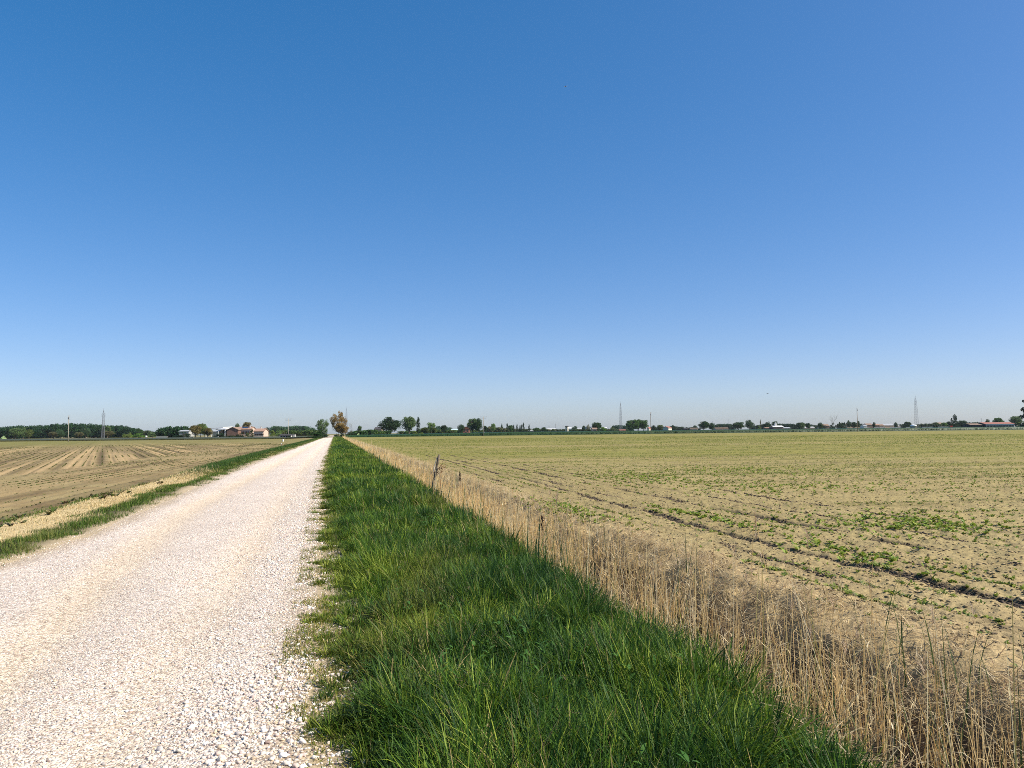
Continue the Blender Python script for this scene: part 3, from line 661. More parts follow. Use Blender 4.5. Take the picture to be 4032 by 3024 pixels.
def branches(seed, levels, z0, spread, up=.6, r0=.022):
    g = random.Random(seed); mb = MB(); tips = []
    def grow(p, d, L, r, lv):
        pts = [p]; q = p
        for i in range(3):
            d = (d + Vector((g.gauss(0, .13), g.gauss(0, .13), g.gauss(.05, .06)))).normalized(); q = q + d * (L / 3); pts.append(q)
        mb.tube(pts, [r, r * .85, r * .7, r * .5], 5 if lv > 1 else 4)
        if lv == 0: tips.append(q); return
        for i in range(3 if lv > 1 else 4):
            a = g.random() * 6.28; s = spread * (.7 + .6 * g.random())
            nd = (d + Vector((math.cos(a) * s, math.sin(a) * s, up * g.random() * .5))).normalized()
            grow(pts[1 + g.randrange(3)], nd, L * (.62 + .2 * g.random()), r * .55, lv - 1)
    grow(Vector((0, 0, 0)), Vector((0, 0, 1)), z0, r0, levels)
    V = np.array(mb.v); h = V[:, 2].max(); w = max(np.abs(V[:, :2]).max() * 2, .01)
    k = np.array([1 / w, 1 / w, 1 / h]); mb.v = [tuple(p) for p in V * k]
    return mb, np.array([t[:] for t in tips]) * k
M_BARK = mat('bark', (.13, .10, .075), .9, .3, 12)
M_PALEBARK = mat('pale_bark', (.30, .27, .24), .9, .25, 12)
PROTO = {}
def proto(kind, var):
    if (kind, var) in PROTO: return PROTO[kind, var]
    seed = 1000 + 37 * var + sum(map(ord, kind)); g = np.random.default_rng(seed)
    if kind == 'bare':
        mb, tips = branches(seed, 4, .5, .62, r0=.016)
        me_t = mb; P = np.repeat(tips, 3 if kind == 'bare' else 22, 0) + g.normal(0, .022 if kind == 'bare' else .05, (len(tips) * (3 if kind == 'bare' else 22), 3)); sh = .7 + .6 * g.random(len(P))
        size = .008 if kind == 'bare' else .016
    else:
        if kind in ('bush', 'cypress', 'conifer'):
            mb = MB().tube([(0, 0, 0), (.01, 0, .3), (0, .01, .8)], [.03, .025, .008], 6)
            for a in range(5): mb.tube([(0, 0, .05 + .1 * a), (.22 * math.cos(a * 2.3), .22 * math.sin(a * 2.3), .25 + .12 * a)], [.012, .004], 4)
        elif kind == 'sparse':
            mb, tips = branches(seed, 4, .5, .55, r0=.02); mb.v = [(p[0] * .8, p[1] * .8, p[2] * .93) for p in mb.v]
        else:
            mb, tips = branches(seed, 2, .55, .55, r0=.04); mb.v = [(p[0] * .62, p[1] * .62, p[2] * .85) for p in mb.v]
        me_t = mb; P, sh = crown_points(kind, seed); size = {'cypress': .022, 'conifer': .022, 'sparse': .019}.get(kind, .024)
    V, F = leafset(P, size, seed)
    sh = np.repeat(sh * (.8 + .4 * g.random(len(sh))), 4)
    hue = np.repeat(g.random(len(P)), 4)
    K = np.stack([sh * (.92 + .2 * hue), sh, sh * (1.08 - .25 * hue)], 1)
    o1 = me_t.build('trunk', M_BARK); o2 = np_mesh('crown', V, F, M_BARK, K)
    PROTO[kind, var] = (o1.data, o2.data)
    bpy.data.objects.remove(o1); bpy.data.objects.remove(o2)
    return PROTO[kind, var]
LEAF = {k: mat_leaf('foliage_' + k, (1.15 * c[0], 1.42 * c[1], .9 * c[2]), .28, .6, .2) for k, c in dict(
    dark=(.022, .042, .020), deep=(.030, .060, .022), green=(.055, .095, .030), bluish=(.055, .085, .055), grey=(.105, .135, .075),
    pale=(.16, .205, .085), yellow=(.17, .185, .055), olive=(.095, .105, .040), brown=(.165, .112, .060), rust=(.265, .145, .070),
    twig=(.20, .165, .13), bright=(.10, .165, .035), pinkish=(.125, .10, .07), blossom=(.62, .62, .55)).items()}
SPECIES = dict(round='broadleaf_tree', open='young_tree', wide='spreading_tree', bush='shrub', cypress='cypress_tree', conifer='conifer_tree', bare='bare_tree', sparse='thin_tree')
GROUPS = dict(round='broadleaf trees along the horizon', open='young trees along the horizon', wide='broadleaf trees along the horizon', bush='shrubs along the horizon',
              cypress='cypresses along the horizon', conifer='conifers along the horizon', bare='bare trees along the horizon', sparse='thinly leaved trees along the horizon')
_tv = [0]
def tree(kind, leaf, px, wpx, ytop, D, label, base=0.0, bark=None):
    _tv[0] += 1; x, y = at(px, D); h = zat(px, ytop, D) - base; w = wpx / FPX * D
    tm, cm = proto(kind, _tv[0] % 3)
    sc = w if kind == 'bare' else w * 1.12
    hs = h if kind in ('bare', 'wide', 'bush') else h / .985
    o = thing(SPECIES[kind], label, 'shrub' if kind == 'bush' else 'tree', (x, y, base), random.Random(_tv[0]).random() * 6.28, GROUPS[kind], (sc, sc, hs))
    for nm, me, m in (('trunk', tm, bark or M_BARK), ('crown', cm, LEAF[leaf])):
        c = link(bpy.data.objects.new(nm, me), o); c.material_slots[0].link = 'OBJECT'; c.material_slots[0].material = m
    return o

def wood(name, label, prof, D, depth, leafcols, seed, dens=1.0, blob=2.3):
    """a far wood that reads as one mass: many clumped crowns under one canopy line given as photo points"""
    g = np.random.default_rng(seed); P = []; S = []
    xs = [p[0] for p in prof]; ys = [p[1] for p in prof]
    n = int((xs[-1] - xs[0]) / FPX * D * depth / 14 * dens)
    for i in range(n):
        px = xs[0] + (xs[-1] - xs[0]) * g.random(); dd = D + depth * g.random(); x, y = at(px, dd)
        H = (zat(px, np.interp(px, xs, ys), D)) * (.86 + .16 * g.random()); H = max(H, 1.5)
        R = blob * (.8 + .5 * g.random()); cs = leafcols[g.integers(len(leafcols))]
        for j in range(7):
            z = (.12 + .80 * g.random()) * H; rr = R * (.55 + .5 * g.random()); m = 60
            d = g.normal(size=(m, 3)); d /= np.linalg.norm(d, axis=1)[:, None]
            q = np.array([x + g.normal(0, R * .5), y + g.normal(0, R * .5), min(z, H - rr * .8)]) + d * (rr * (.5 + .5 * g.random(m)))[:, None]
            q[:, 2] = np.maximum(q[:, 2], .1); P.append(q); S.append(np.array([1.1, 1.35, .9]) * np.array(cs)[None] * (.8 + .4 * g.random((m, 1))))
    P = np.concatenate(P); S = np.concatenate(S); V, F = leafset(P, .42, seed)
    o = np_mesh(name, V, F, M_WOOD, np.repeat(S, 4, 0)); props(o, kind='stuff', label=label, category='wood')
M_WOOD = mat_leaf('wood_foliage', None, .25, .6, .2)

# ------------------------------------------------------------------ crops and grass strips in front of the horizon
def crop_block(name, label, cat, x0, x1, front, depth, h, c0, c1, leaf, nblade, seed, leaf_mat):
    g = np.random.default_rng(seed); nx = int((x1 - x0) / 1.2); us = np.concatenate([[0, .02, .3], np.geomspace(1, depth, 26)])
    X = np.linspace(x0, x1, nx); A, B = np.meshgrid(X, us); x = A.ravel(); y = (front(A) + B).ravel()
    hx = h(A.ravel()) if callable(h) else h; z = (hx * sst(-.02, .35, B).ravel()) * (.86 + .28 * fbm(x / 3.5, y / 9, 3, seed)) + .01
    V = np.stack([x, y, z], 1); nu = len(us); i = (np.arange(nu - 1)[:, None] * nx + np.arange(nx - 1)[None]).ravel()
    F = np.stack([i, i + 1, i + nx + 1, i + nx], 1); k = fbm(x / 14, y / 30, 3, seed + 5); K = mix(C(*c0), C(*c1), k)
    bx = x0 + (x1 - x0) * g.random(nblade); d = depth * .35 * g.random(nblade) ** 2.2; by = front(bx) + d
    hb = h(bx) if callable(h) else h + 0 * bx
    R = ribbons(np.stack([bx, by, hb * .25], 1), g.random(nblade) * 6.28, hb * (.6 + .35 * g.random(nblade)), np.abs(g.normal(.1, .15, nblade)), np.abs(g.normal(.5, .4, nblade)),
                .05 + .07 * g.random(nblade), 2, palette(nblade, leaf, [1] * len(leaf)))
    V, F, K = joinparts([(V, F, K), R])
    props(np_mesh(name, V, F, leaf_mat, K), kind='stuff', label=label, category=cat)
crop_block('wheat_crop', 'dark green strip of standing wheat along the far edge of the right field', 'wheat', at(1368, 316)[0], at(4400, 380)[0] + 120, wheat_front, 270, lambda x: .84 + .5 * sst(-62, 0, x),
           (.020, .056, .020), (.030, .080, .027), [(.022, .065, .018), (.036, .10, .026), (.05, .11, .03)], 60000, 201, M_CROP)
crop_block('rough_grass', 'dark rough grass strip along the far edge of the left field', 'grass', at(-500, 300)[0] - 60, at(1225, 290)[0], left_end, 130, .42,
           (.060, .066, .022), (.10, .10, .034), [(.06, .07, .022), (.10, .10, .035), (.13, .11, .045)], 40000, 202, M_CROP)

# ------------------------------------------------------------------ far woods, each one mass
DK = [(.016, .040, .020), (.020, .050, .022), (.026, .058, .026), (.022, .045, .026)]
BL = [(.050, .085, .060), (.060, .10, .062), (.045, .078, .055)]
wood('distant_wood', 'long dark green wood on the horizon behind the left field', [(-60, 1684), (0, 1680), (60, 1676), (140, 1674), (200, 1669), (280, 1663), (340, 1667), (385, 1667), (410, 1674), (476, 1673), (510, 1680), (540, 1690), (556, 1694)], 620, 45, DK, 301, 1.0)
wood('distant_wood', 'low grey green wood at the right end of the long dark wood', [(540, 1697), (575, 1694), (606, 1700), (640, 1703)], 640, 30, [(.07, .085, .05), (.085, .085, .06), (.06, .08, .045)], 302, 1.2, 1.8)
wood('distant_wood', 'block of dark trees to the left of the farm buildings', [(628, 1690), (640, 1679), (655, 1677), (690, 1679), (720, 1677), (748, 1683)], 455, 22, DK, 303, 1.3, 1.9)
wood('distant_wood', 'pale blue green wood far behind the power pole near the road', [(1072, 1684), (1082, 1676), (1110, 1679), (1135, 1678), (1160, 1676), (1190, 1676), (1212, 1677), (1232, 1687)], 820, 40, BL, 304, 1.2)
wood('distant_wood', 'low bushy green hedge line below the pale blue green wood', [(1095, 1694), (1130, 1693), (1165, 1696), (1200, 1694), (1245, 1693), (1262, 1694)], 600, 16, [(.07, .10, .03), (.09, .11, .035), (.05, .08, .03)], 305, 2.0, 1.4)
wood('distant_wood', 'low green thicket just right of the road end', [(1386, 1698), (1420, 1696), (1460, 1692), (1500, 1696), (1530, 1694)], 430, 16, [(.04, .075, .025), (.065, .10, .03), (.03, .055, .022)], 306, 1.8, 1.2)
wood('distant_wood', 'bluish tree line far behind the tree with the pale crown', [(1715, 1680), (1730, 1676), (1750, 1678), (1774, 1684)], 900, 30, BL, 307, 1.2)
wood('distant_wood', 'low green scrub along the wheat between the big trees', [(1578, 1697), (1640, 1696), (1700, 1690), (1770, 1692), (1830, 1696), (1900, 1692)], 620, 14, [(.05, .085, .025), (.08, .105, .035), (.11, .11, .045)], 308, 1.7, 1.3)
wood('distant_wood', 'brownish scrub right of the tree with two trunks', [(1912, 1684), (1935, 1678), (1965, 1682), (1990, 1686), (2000, 1688)], 700, 16, [(.12, .10, .06), (.09, .095, .045), (.14, .115, .075)], 309, 1.7, 1.3)
wood('distant_wood', 'low dark scrub around the village roofs', [(2000, 1687), (2060, 1688), (2120, 1689), (2200, 1690), (2260, 1691), (2330, 1690), (2420, 1689), (2470, 1690)], 760, 16, [(.045, .065, .032), (.075, .08, .042), (.10, .09, .055)], 310, 1.5, 1.3)
wood('distant_wood', 'blue green wood left of the big pale poplars', [(2415, 1676), (2440, 1674), (2470, 1676), (2482, 1680)], 860, 30, [(.03, .055, .045), (.038, .066, .05)], 311, 1.5)
wood('distant_wood', 'low dark tree line beside the white shed', [(2564, 1680), (2600, 1684), (2660, 1678), (2690, 1684), (2720, 1682), (2755, 1684)], 900, 20, [(.03, .045, .035), (.045, .055, .04)], 312, 1.5, 1.6)
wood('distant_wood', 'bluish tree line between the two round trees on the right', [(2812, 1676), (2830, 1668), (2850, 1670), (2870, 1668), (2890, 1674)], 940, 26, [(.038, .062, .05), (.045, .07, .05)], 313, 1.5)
wood('distant_wood', 'long dark tree line behind the white roofed farm', [(2960, 1676), (3010, 1672), (3060, 1668), (3090, 1668), (3130, 1668), (3175, 1668), (3205, 1674), (3260, 1674)], 900, 24, [(.026, .045, .034), (.035, .055, .036)], 314, 1.5, 1.8)
wood('distant_wood', 'dark garden trees among the brownish town houses', [(3296, 1668), (3330, 1664), (3385, 1664), (3400, 1672), (3480, 1674), (3560, 1670), (3600, 1672)], 960, 24, [(.04, .055, .042), (.055, .06, .045)], 315, 1.1, 1.5)
wood('distant_wood', 'grey green hedge right of the tallest lattice tower', [(3612, 1670), (3640, 1668), (3668, 1668), (3700, 1672)], 760, 14, [(.06, .075, .05), (.085, .085, .06)], 316, 1.6, 1.3)
wood('distant_wood', 'low dark trees left of the long red roofed building', [(3720, 1666), (3760, 1668), (3800, 1664), (3850, 1662), (3880, 1668)], 880, 22, [(.035, .055, .04), (.045, .065, .045)], 317, 1.4, 1.6)

# ------------------------------------------------------------------ single trees and shrubs: form, leaf, column, width, top (photo px), metres ahead
TREES = [
 ('wide', 'grey', 61, 50, 1681, 560, 'grey green tree in front of the left end of the long dark wood'),
 ('round', 'grey', 91, 27, 1682, 565, 'small grey green tree between two others at the left end of the wood'),
 ('round', 'olive', 114, 32, 1690, 555, 'olive green round tree, third from the left in front of the wood'),
 ('bush', 'blossom', 14, 20, 1715, 520, 'pale whitish flowering shrub at the left edge of the photo'),
 ('wide', 'pinkish', 210, 40, 1698, 560, 'brownish budding tree in front of the wood, left of the pale pole'),
 ('round', 'bluish', 238, 30, 1692, 558, 'blue green tree in front of the wood just left of the pale pole'),
 ('wide', 'pinkish', 312, 36, 1699, 562, 'brown grey low tree between the pale pole and the lattice tower'),
 ('round', 'bluish', 338, 32, 1683, 566, 'tall blue green tree left of the lattice tower at the wood'),
 ('wide', 'pinkish', 428, 42, 1694, 556, 'reddish brown budding tree right behind the lattice tower at the wood'),
 ('round', 'grey', 424, 26, 1674, 580, 'grey green tree top standing above the reddish brown tree'),
 ('round', 'deep', 546, 28, 1685, 590, 'rounded tree at the right end of the long dark wood'),
 ('bush', 'yellow', 504, 38, 1697, 540, 'yellow green shrub in front of the right end of the wood'),
 ('bush', 'bright', 548, 66, 1703, 530, 'wide bright green shrub beside the yellow green shrub'),
 ('bush', 'grey', 600, 50, 1702, 560, 'grey green shrub left of the pale low wall'),
 ('wide', 'brown', 770, 48, 1669, 400, 'brown leafed tree right of the dark block of trees'),
 ('round', 'olive', 790, 44, 1665, 404, 'olive green tree in the middle of the brown clump by the barn'),
 ('round', 'pale', 806, 28, 1668, 410, 'pale green tree crown on the right of the brown clump'),
 ('wide', 'brown', 819, 40, 1681, 398, 'low brown tree partly hiding the white roofed barn'),
 ('bush', 'dark', 722, 74, 1697, 430, 'dark shrub in front of the pale roofed shed among the trees'),
 ('bush', 'dark', 868, 52, 1704, 392, 'dark shrub in front of the open barn'),
 ('bush', 'dark', 912, 40, 1708, 392, 'dark shrub below the red gable of the farmhouse'),
 ('bush', 'dark', 946, 44, 1703, 391, 'dark shrub below the pink wall of the farmhouse'),
 ('bush', 'olive', 975, 22, 1702, 390, 'olive shrub at the right end of the farm hedge'),
 ('cypress', 'dark', 992, 17, 1687, 392, 'narrow dark tree between the two pink farm houses'),
 ('open', 'grey', 935, 20, 1658, 430, 'small grey green tree rising behind the farmhouse roof'),
 ('wide', 'brown', 974, 40, 1657, 428, 'large brown tree rising behind the farmhouse roof'),
 ('round', 'dark', 1052, 26, 1682, 510, 'round dark tree standing alone right of the pink farm wing'),
 ('wide', 'bluish', 1090, 34, 1675, 780, 'blue green tree at the left end of the pale wood'),
 ('bush', 'yellow', 1073, 30, 1691, 520, 'yellowish shrub beside the round dark tree'),
 ('bush', 'pale', 1098, 26, 1693, 520, 'pale green shrub behind the small white shelter'),
 ('bush', 'pinkish', 1118, 24, 1697, 515, 'brownish shrub just left of the pole with crossarms'),
 ('bush', 'dark', 1139, 28, 1717, 296, 'dark shrub at the foot of the pole with crossarms'),
 ('sparse', 'grey', 1270, 58, 1645, 330, 'airy grey green tree left of the road end'),
 ('bush', 'deep', 1256, 26, 1676, 325, 'dark rounded shrub inside the airy grey green tree'),
 ('bush', 'deep', 1246, 78, 1702, 272, 'dark green shrub close to the left edge of the road end'),
 ('bush', 'dark', 1278, 28, 1688, 300, 'tall dark shrub between the road end and the airy tree'),
 ('sparse', 'rust', 1333, 68, 1620, 378, 'tall rusty brown tree at the end of the gravel road'),
 ('wide', 'rust', 1345, 58, 1662, 372, 'low brown green growth under the tall rusty tree'),
 ('bush', 'dark', 1325, 24, 1703, 366, 'dark shrub on the left of the rusty tree trunk'),
 ('bush', 'dark', 1346, 22, 1703, 366, 'dark shrub on the right of the rusty tree trunk'),
 ('bare', 'twig', 1383, 26, 1660, 420, 'pale leafless tree right of the tall rusty tree'),
 ('bush', 'dark', 1378, 36, 1688, 400, 'dark shrub below the pale leafless tree'),
 ('bush', 'blossom', 1411, 14, 1703, 395, 'small white flowering shrub right of the road end'),
 ('open', 'green', 1417, 22, 1672, 440, 'upright green tree right of the pale leafless tree'),
 ('bush', 'olive', 1441, 26, 1686, 445, 'olive shrub between the upright green tree and the big oak'),
 ('bush', 'yellow', 1478, 30, 1692, 450, 'yellow green shrub under the roof beside the big oak'),
 ('round', 'dark', 1536, 86, 1640, 470, 'biggest dark oak with a broad rounded crown'),
 ('wide', 'grey', 1611, 64, 1633, 500, 'tall grey green tree next to the big dark oak'),
 ('cypress', 'dark', 1647, 20, 1642, 505, 'dark cypress pressed against the tall grey green tree'),
 ('bush', 'yellow', 1634, 28, 1696, 470, 'yellow green shrub at the foot of the cypress by the grey tree'),
 ('bush', 'yellow', 1660, 24, 1698, 468, 'low yellow shrub right of the cypress foot'),
 ('wide', 'olive', 1674, 40, 1680, 520, 'olive tree between the cypress and the pale crowned tree'),
 ('open', 'pale', 1699, 38, 1658, 515, 'young tree with a pale green crown over a dark trunk'),
 ('round', 'olive', 1708, 22, 1680, 512, 'olive lower tree on the right of the pale crowned tree'),
 ('round', 'dark', 1748, 28, 1672, 520, 'small dark tree standing alone in the scrub'),
 ('bush', 'deep', 1769, 19, 1692, 505, 'round dark shrub left of the blue grey roof'),
 ('round', 'bluish', 1815, 30, 1670, 600, 'blue green tree left of the brick house'),
 ('open', 'bluish', 1831, 16, 1675, 605, 'slim blue green tree above the brick house roof'),
 ('wide', 'grey', 1861, 46, 1643, 540, 'tall grey green tree right of the brick house'),
 ('round', 'deep', 1884, 38, 1646, 535, 'dark green tree joined to the grey one behind the pole'),
 ('round', 'deep', 1910, 20, 1675, 545, 'small dark tree just behind the pole with crossarms on the right'),
 ('open', 'pale', 1941, 24, 1663, 640, 'pale green small tree above the brownish scrub'),
 ('open', 'bluish', 1975, 14, 1668, 720, 'thin blue green tree left of the cypress row'),
 ('cypress', 'dark', 1997, 10, 1666, 700, 'cypress standing first at the left end of the row'),
 ('wide', 'green', 2011, 26, 1672, 720, 'green tree between the first and second cypress of the row'),
 ('cypress', 'dark', 2022.6, 8, 1671, 700, 'second cypress from the left in the row'),
 ('cypress', 'dark', 2036, 8, 1669, 700, 'third cypress from the left in the row'),
 ('cypress', 'dark', 2048, 7, 1671, 700, 'fourth cypress from the left in the row'),
 ('cypress', 'dark', 2054.5, 7, 1670, 705, 'fifth cypress from the left, close to the tallest one'),
 ('cypress', 'dark', 2061.5, 10, 1664, 700, 'tallest cypress at the right end of the row'),
 ('cypress', 'dark', 2083.5, 8, 1669, 740, 'lone cypress to the right of the cypress row'),
 ('round', 'green', 2112, 28, 1683, 720, 'green tree between the reddish hut and the white house'),
 ('round', 'deep', 2141, 24, 1681, 720, 'dark green tree left of the white village roofs'),
 ('round', 'bluish', 2264, 26, 1677, 900, 'bluish tree above the long pale industrial roof'),
 ('round', 'deep', 2299, 15, 1675, 760, 'small dark tree left of the pointed grey roofs'),
 ('sparse', 'twig', 2316, 16, 1671, 800, 'leafless looking tree above the pointed grey roofs'),
 ('wide', 'deep', 2350, 40, 1660, 700, 'rounded dark tree behind the peach farmhouse'),
 ('round', 'bright', 2374, 26, 1681, 690, 'bright green tree right of the peach farmhouse'),
 ('sparse', 'olive', 2412, 20, 1681, 780, 'olive low tree left of the blue green wood'),
 ('wide', 'green', 2491, 56, 1650, 720, 'left half of the big pale poplar clump near the lattice tower'),
 ('wide', 'grey', 2512, 52, 1646, 730, 'highest middle crown of the big poplar clump'),
 ('wide', 'green', 2536, 40, 1650, 725, 'right crown of the big poplar clump beside the pole'),
 ('bush', 'dark', 2484, 34, 1680, 700, 'dark shrub under the left side of the poplar clump'),
 ('round', 'dark', 2574, 20, 1674, 860, 'dark tree right behind the cream house by the pole'),
 ('wide', 'olive', 2600, 30, 1671, 850, 'olive tree between the cream house and the white shed'),
 ('round', 'dark', 2648, 24, 1673, 800, 'dark round tree at the right end of the white shed'),
 ('round', 'bluish', 2686, 16, 1679, 950, 'small bluish tree on the low line right of the white shed'),
 ('round', 'bluish', 2736, 22, 1674, 950, 'bluish tree above the tan low shed'),
 ('wide', 'deep', 2772, 46, 1656, 760, 'large dark round tree right of the tan low shed'),
 ('round', 'deep', 2803, 28, 1664, 765, 'smaller dark crown joined to the large round tree'),
 ('wide', 'deep', 2910, 52, 1659, 770, 'broad dark tree in the middle of the right tree line'),
 ('round', 'bluish', 2951, 34, 1652, 780, 'tall blue green tree right of the broad dark tree'),
 ('cypress', 'pinkish', 2995, 7, 1651, 800, 'thin brownish cypress left of the white roofed farm'),
 ('bush', 'pale', 2989, 15, 1674, 720, 'pale green shrub under the thin brownish cypress'),
 ('round', 'dark', 3018, 34, 1662, 790, 'dark tree left of the white roofed farm'),
 ('open', 'bluish', 3028, 12, 1658, 800, 'slim bluish tree beside the dark tree by the white roofed farm'),
 ('round', 'bluish', 3052, 28, 1657, 860, 'blue green tree behind the white roofed farm'),
 ('wide', 'deep', 3153, 40, 1661, 800, 'dark flat topped tree right of the white roofed farm'),
 ('round', 'grey', 3160, 20, 1664, 780, 'grey green willow hanging in front of the flat topped tree'),
 ('round', 'deep', 3181, 22, 1664, 800, 'dark tree right of the flat topped tree'),
 ('round', 'deep', 3231, 22, 1663, 820, 'round dark tree left of the tall leafless tree'),
 ('bare', 'twig', 3282, 40, 1630, 700, 'tall leafless tree with a fine grey crown'),
 ('bush', 'dark', 3279, 26, 1661, 700, 'dark ivy clad shrub under the tall leafless tree'),
 ('cypress', 'deep', 3306, 10, 1659, 800, 'short dark cypress first right of the tall leafless tree'),
 ('cypress', 'deep', 3316, 8, 1661, 800, 'short dark cypress second right of the tall leafless tree'),
 ('cypress', 'deep', 3327, 9, 1662, 800, 'short dark cypress third right of the tall leafless tree'),
 ('round', 'bluish', 3343, 18, 1654, 860, 'small bluish tree above the brown house left of the right pole'),
 ('wide', 'deep', 3362, 26, 1659, 850, 'dark wide tree just left of the right pole'),
 ('round', 'deep', 3380, 15, 1656, 850, 'dark round tree just right of the right pole'),
 ('round', 'dark', 3442, 12, 1661, 880, 'narrow dark tree among the town houses'),
 ('round', 'deep', 3527, 15, 1662, 900, 'small round tree right of the pale town house'),
 ('round', 'deep', 3573, 30, 1659, 860, 'dark round tree left of the white dome'),
 ('wide', 'olive', 3684, 30, 1661, 770, 'olive green tree left of the ruined brown wall'),
 ('wide', 'pale', 3716, 26, 1661, 770, 'pale green tree right of the ruined brown wall'),
 ('round', 'deep', 3736, 22, 1658, 800, 'dark tree left of the pair of tall cypress poplars'),
 ('cypress', 'dark', 3748.5, 12, 1643, 690, 'shorter of the two dark columnar poplars'),
 ('cypress', 'dark', 3761, 21, 1630, 692, 'taller of the two dark columnar poplars'),
 ('wide', 'deep', 3790, 38, 1653, 800, 'dark wide tree right of the columnar poplars'),
 ('round', 'deep', 3889, 17, 1649, 760, 'small dark tree above the red roof'),
 ('wide', 'green', 3931, 46, 1641, 750, 'broad green tree behind the long red roof'),
 ('wide', 'grey', 4004, 52, 1634, 730, 'grey green tree right behind the end of the red roof'),
 ('bush', 'yellow', 4012, 26, 1659, 640, 'yellow green shrub at the right end of the red roofed building'),
 ('conifer', 'dark', 4056, 84, 1548, 470, 'tall dark conifer cut off by the right edge of the photo'),
]
for a in TREES: tree(*a)

# ------------------------------------------------------------------ buildings
def pm(n, c, **k): return mat(n, c, **k)
W_PINK = pm('pink_plaster', (.58, .43, .35), var=.08, scale=.8); W_RED = pm('red_plaster', (.20, .115, .085), var=.15, scale=1.2); W_CREAM = pm('cream_plaster', (.62, .56, .44), var=.08, scale=.8)
W_WHITE = pm('white_plaster', (.66, .64, .59), var=.05, scale=.6); W_GREY = pm('grey_concrete', (.40, .39, .37), var=.12, scale=.7); W_BRICK = pm('brick', (.30, .125, .085), var=.25, scale=2.5)
W_TAN = pm('tan_plaster', (.42, .33, .24), var=.12, scale=.8); W_BROWN = pm('brown_wall', (.20, .145, .11), var=.2, scale=.9); W_DARK = pm('dark_boards', (.045, .042, .04), var=.2, scale=1.5)
R_TILE = pm('roof_tile', (.32, .20, .145), var=.2, scale=2.2); R_RED = pm('red_roof', (.29, .125, .095), var=.12, scale=1.5); R_BROWN = pm('brown_roof', (.24, .165, .12), var=.2, scale=1.5)
R_GREY = pm('grey_roof', (.36, .37, .38), var=.1, scale=.8, rough=.5); R_WHITE = pm('white_sheet_roof', (.60, .60, .59), var=.04, scale=.5, rough=.5); R_TEAL = pm('pale_teal_roof', (.50, .62, .63), var=.06, scale=.5, rough=.5)
R_DARK = pm('dark_roof', (.06, .055, .055), var=.2, scale=1); M_GLASS = pm('dark_glass', (.03, .035, .04), rough=.15, var=.1, spec=.5); M_SHUT = pm('brown_shutter', (.13, .065, .035), var=.1)
M_STEEL = pm('galvanised_steel', (.22, .23, .25), rough=.5, var=.12, scale=2, metallic=.3); M_CONC = pm('pole_concrete', (.35, .32, .265), var=.15, scale=1.5, rough=.85); M_WOOD2 = pm('weathered_wood', (.17, .135, .095), var=.35, scale=9, rough=.9, bump=.6)
M_POLE = pm('brown_pole', (.24, .195, .15), var=.2, scale=3); M_PORC = pm('porcelain', (.55, .53, .5), rough=.3); M_SOLAR = pm('solar_glass', (.02, .025, .05), rough=.2, spec=.5); M_PAINT = pm('white_paint', (.8, .8, .78), rough=.4, var=.04)
M_SIGN = pm('red_enamel', (.62, .08, .05), rough=.4, var=.06); M_ORANGE = pm('orange_paint', (.40, .17, .10), rough=.45, var=.12); M_TENT = pm('white_canvas', (.86, .86, .84), rough=.6, var=.03); M_ASPH = pm('asphalt', (.06, .06, .062), var=.2, scale=2)

def gable(mb, w, d, z0, z1, ov=.3, th=.18, along='x'):
    """pitched roof with thickness and overhang; ridge along x or y"""
    hw, hd = w / 2 + ov, d / 2 + ov
    P = [(-hw, -hd), (hw, -hd), (hw, hd), (-hw, hd)]
    if along == 'x': R = [(-hw, 0), (hw, 0)]; F = [(0, 1, 5, 4), (2, 3, 4, 5), (1, 2, 5), (3, 0, 4)]
    else: R = [(0, -hd), (0, hd)]; F = [(0, 4, 5, 3), (1, 2, 5, 4), (0, 1, 4), (2, 3, 5)]
    V = [(x, y, z0) for x, y in P] + [(x, y, z1) for x, y in R]
    V2 = [(x, y, z - th) for x, y, z in V]
    if along == 'x': side = [(0, 1), (2, 3), (1, 5), (5, 2), (3, 4), (4, 0)]; top = [(0, 1, 5, 4), (2, 3, 4, 5)]
    else: side = [(3, 0), (1, 2), (0, 4), (4, 1), (2, 5), (5, 3)]; top = [(0, 4, 5, 3), (1, 2, 5, 4)]
    F = list(top) + [tuple(i + 6 for i in f[::-1]) for f in top] + [(a, a + 6, b + 6, b) for a, b in side]
    mb.add(V + V2, F)
def walls_gable(mb, w, d, z0, zr, along):
    mb.box(-w / 2, w / 2, -d / 2, d / 2, 0, z0)
    k = .97
    if along == 'x':
        for sx in (-1, 1):
            x = sx * w / 2; y = d / 2
            mb.add([(x, -y, z0), (x, y, z0), (x, 0, z0 + (zr - z0) * k), (x - sx * .2, -y, z0), (x - sx * .2, y, z0), (x - sx * .2, 0, z0 + (zr - z0) * k)], [(0, 1, 2), (5, 4, 3), (0, 2, 5, 3), (2, 1, 4, 5)])
    else:
        for sy in (-1, 1):
            y = sy * d / 2; x = w / 2
            mb.add([(-x, y, z0), (x, y, z0), (0, y, z0 + (zr - z0) * k), (-x, y - sy * .2, z0), (x, y - sy * .2, z0), (0, y - sy * .2, z0 + (zr - z0) * k)], [(0, 1, 2), (5, 4, 3), (0, 2, 5, 3), (2, 1, 4, 5)])
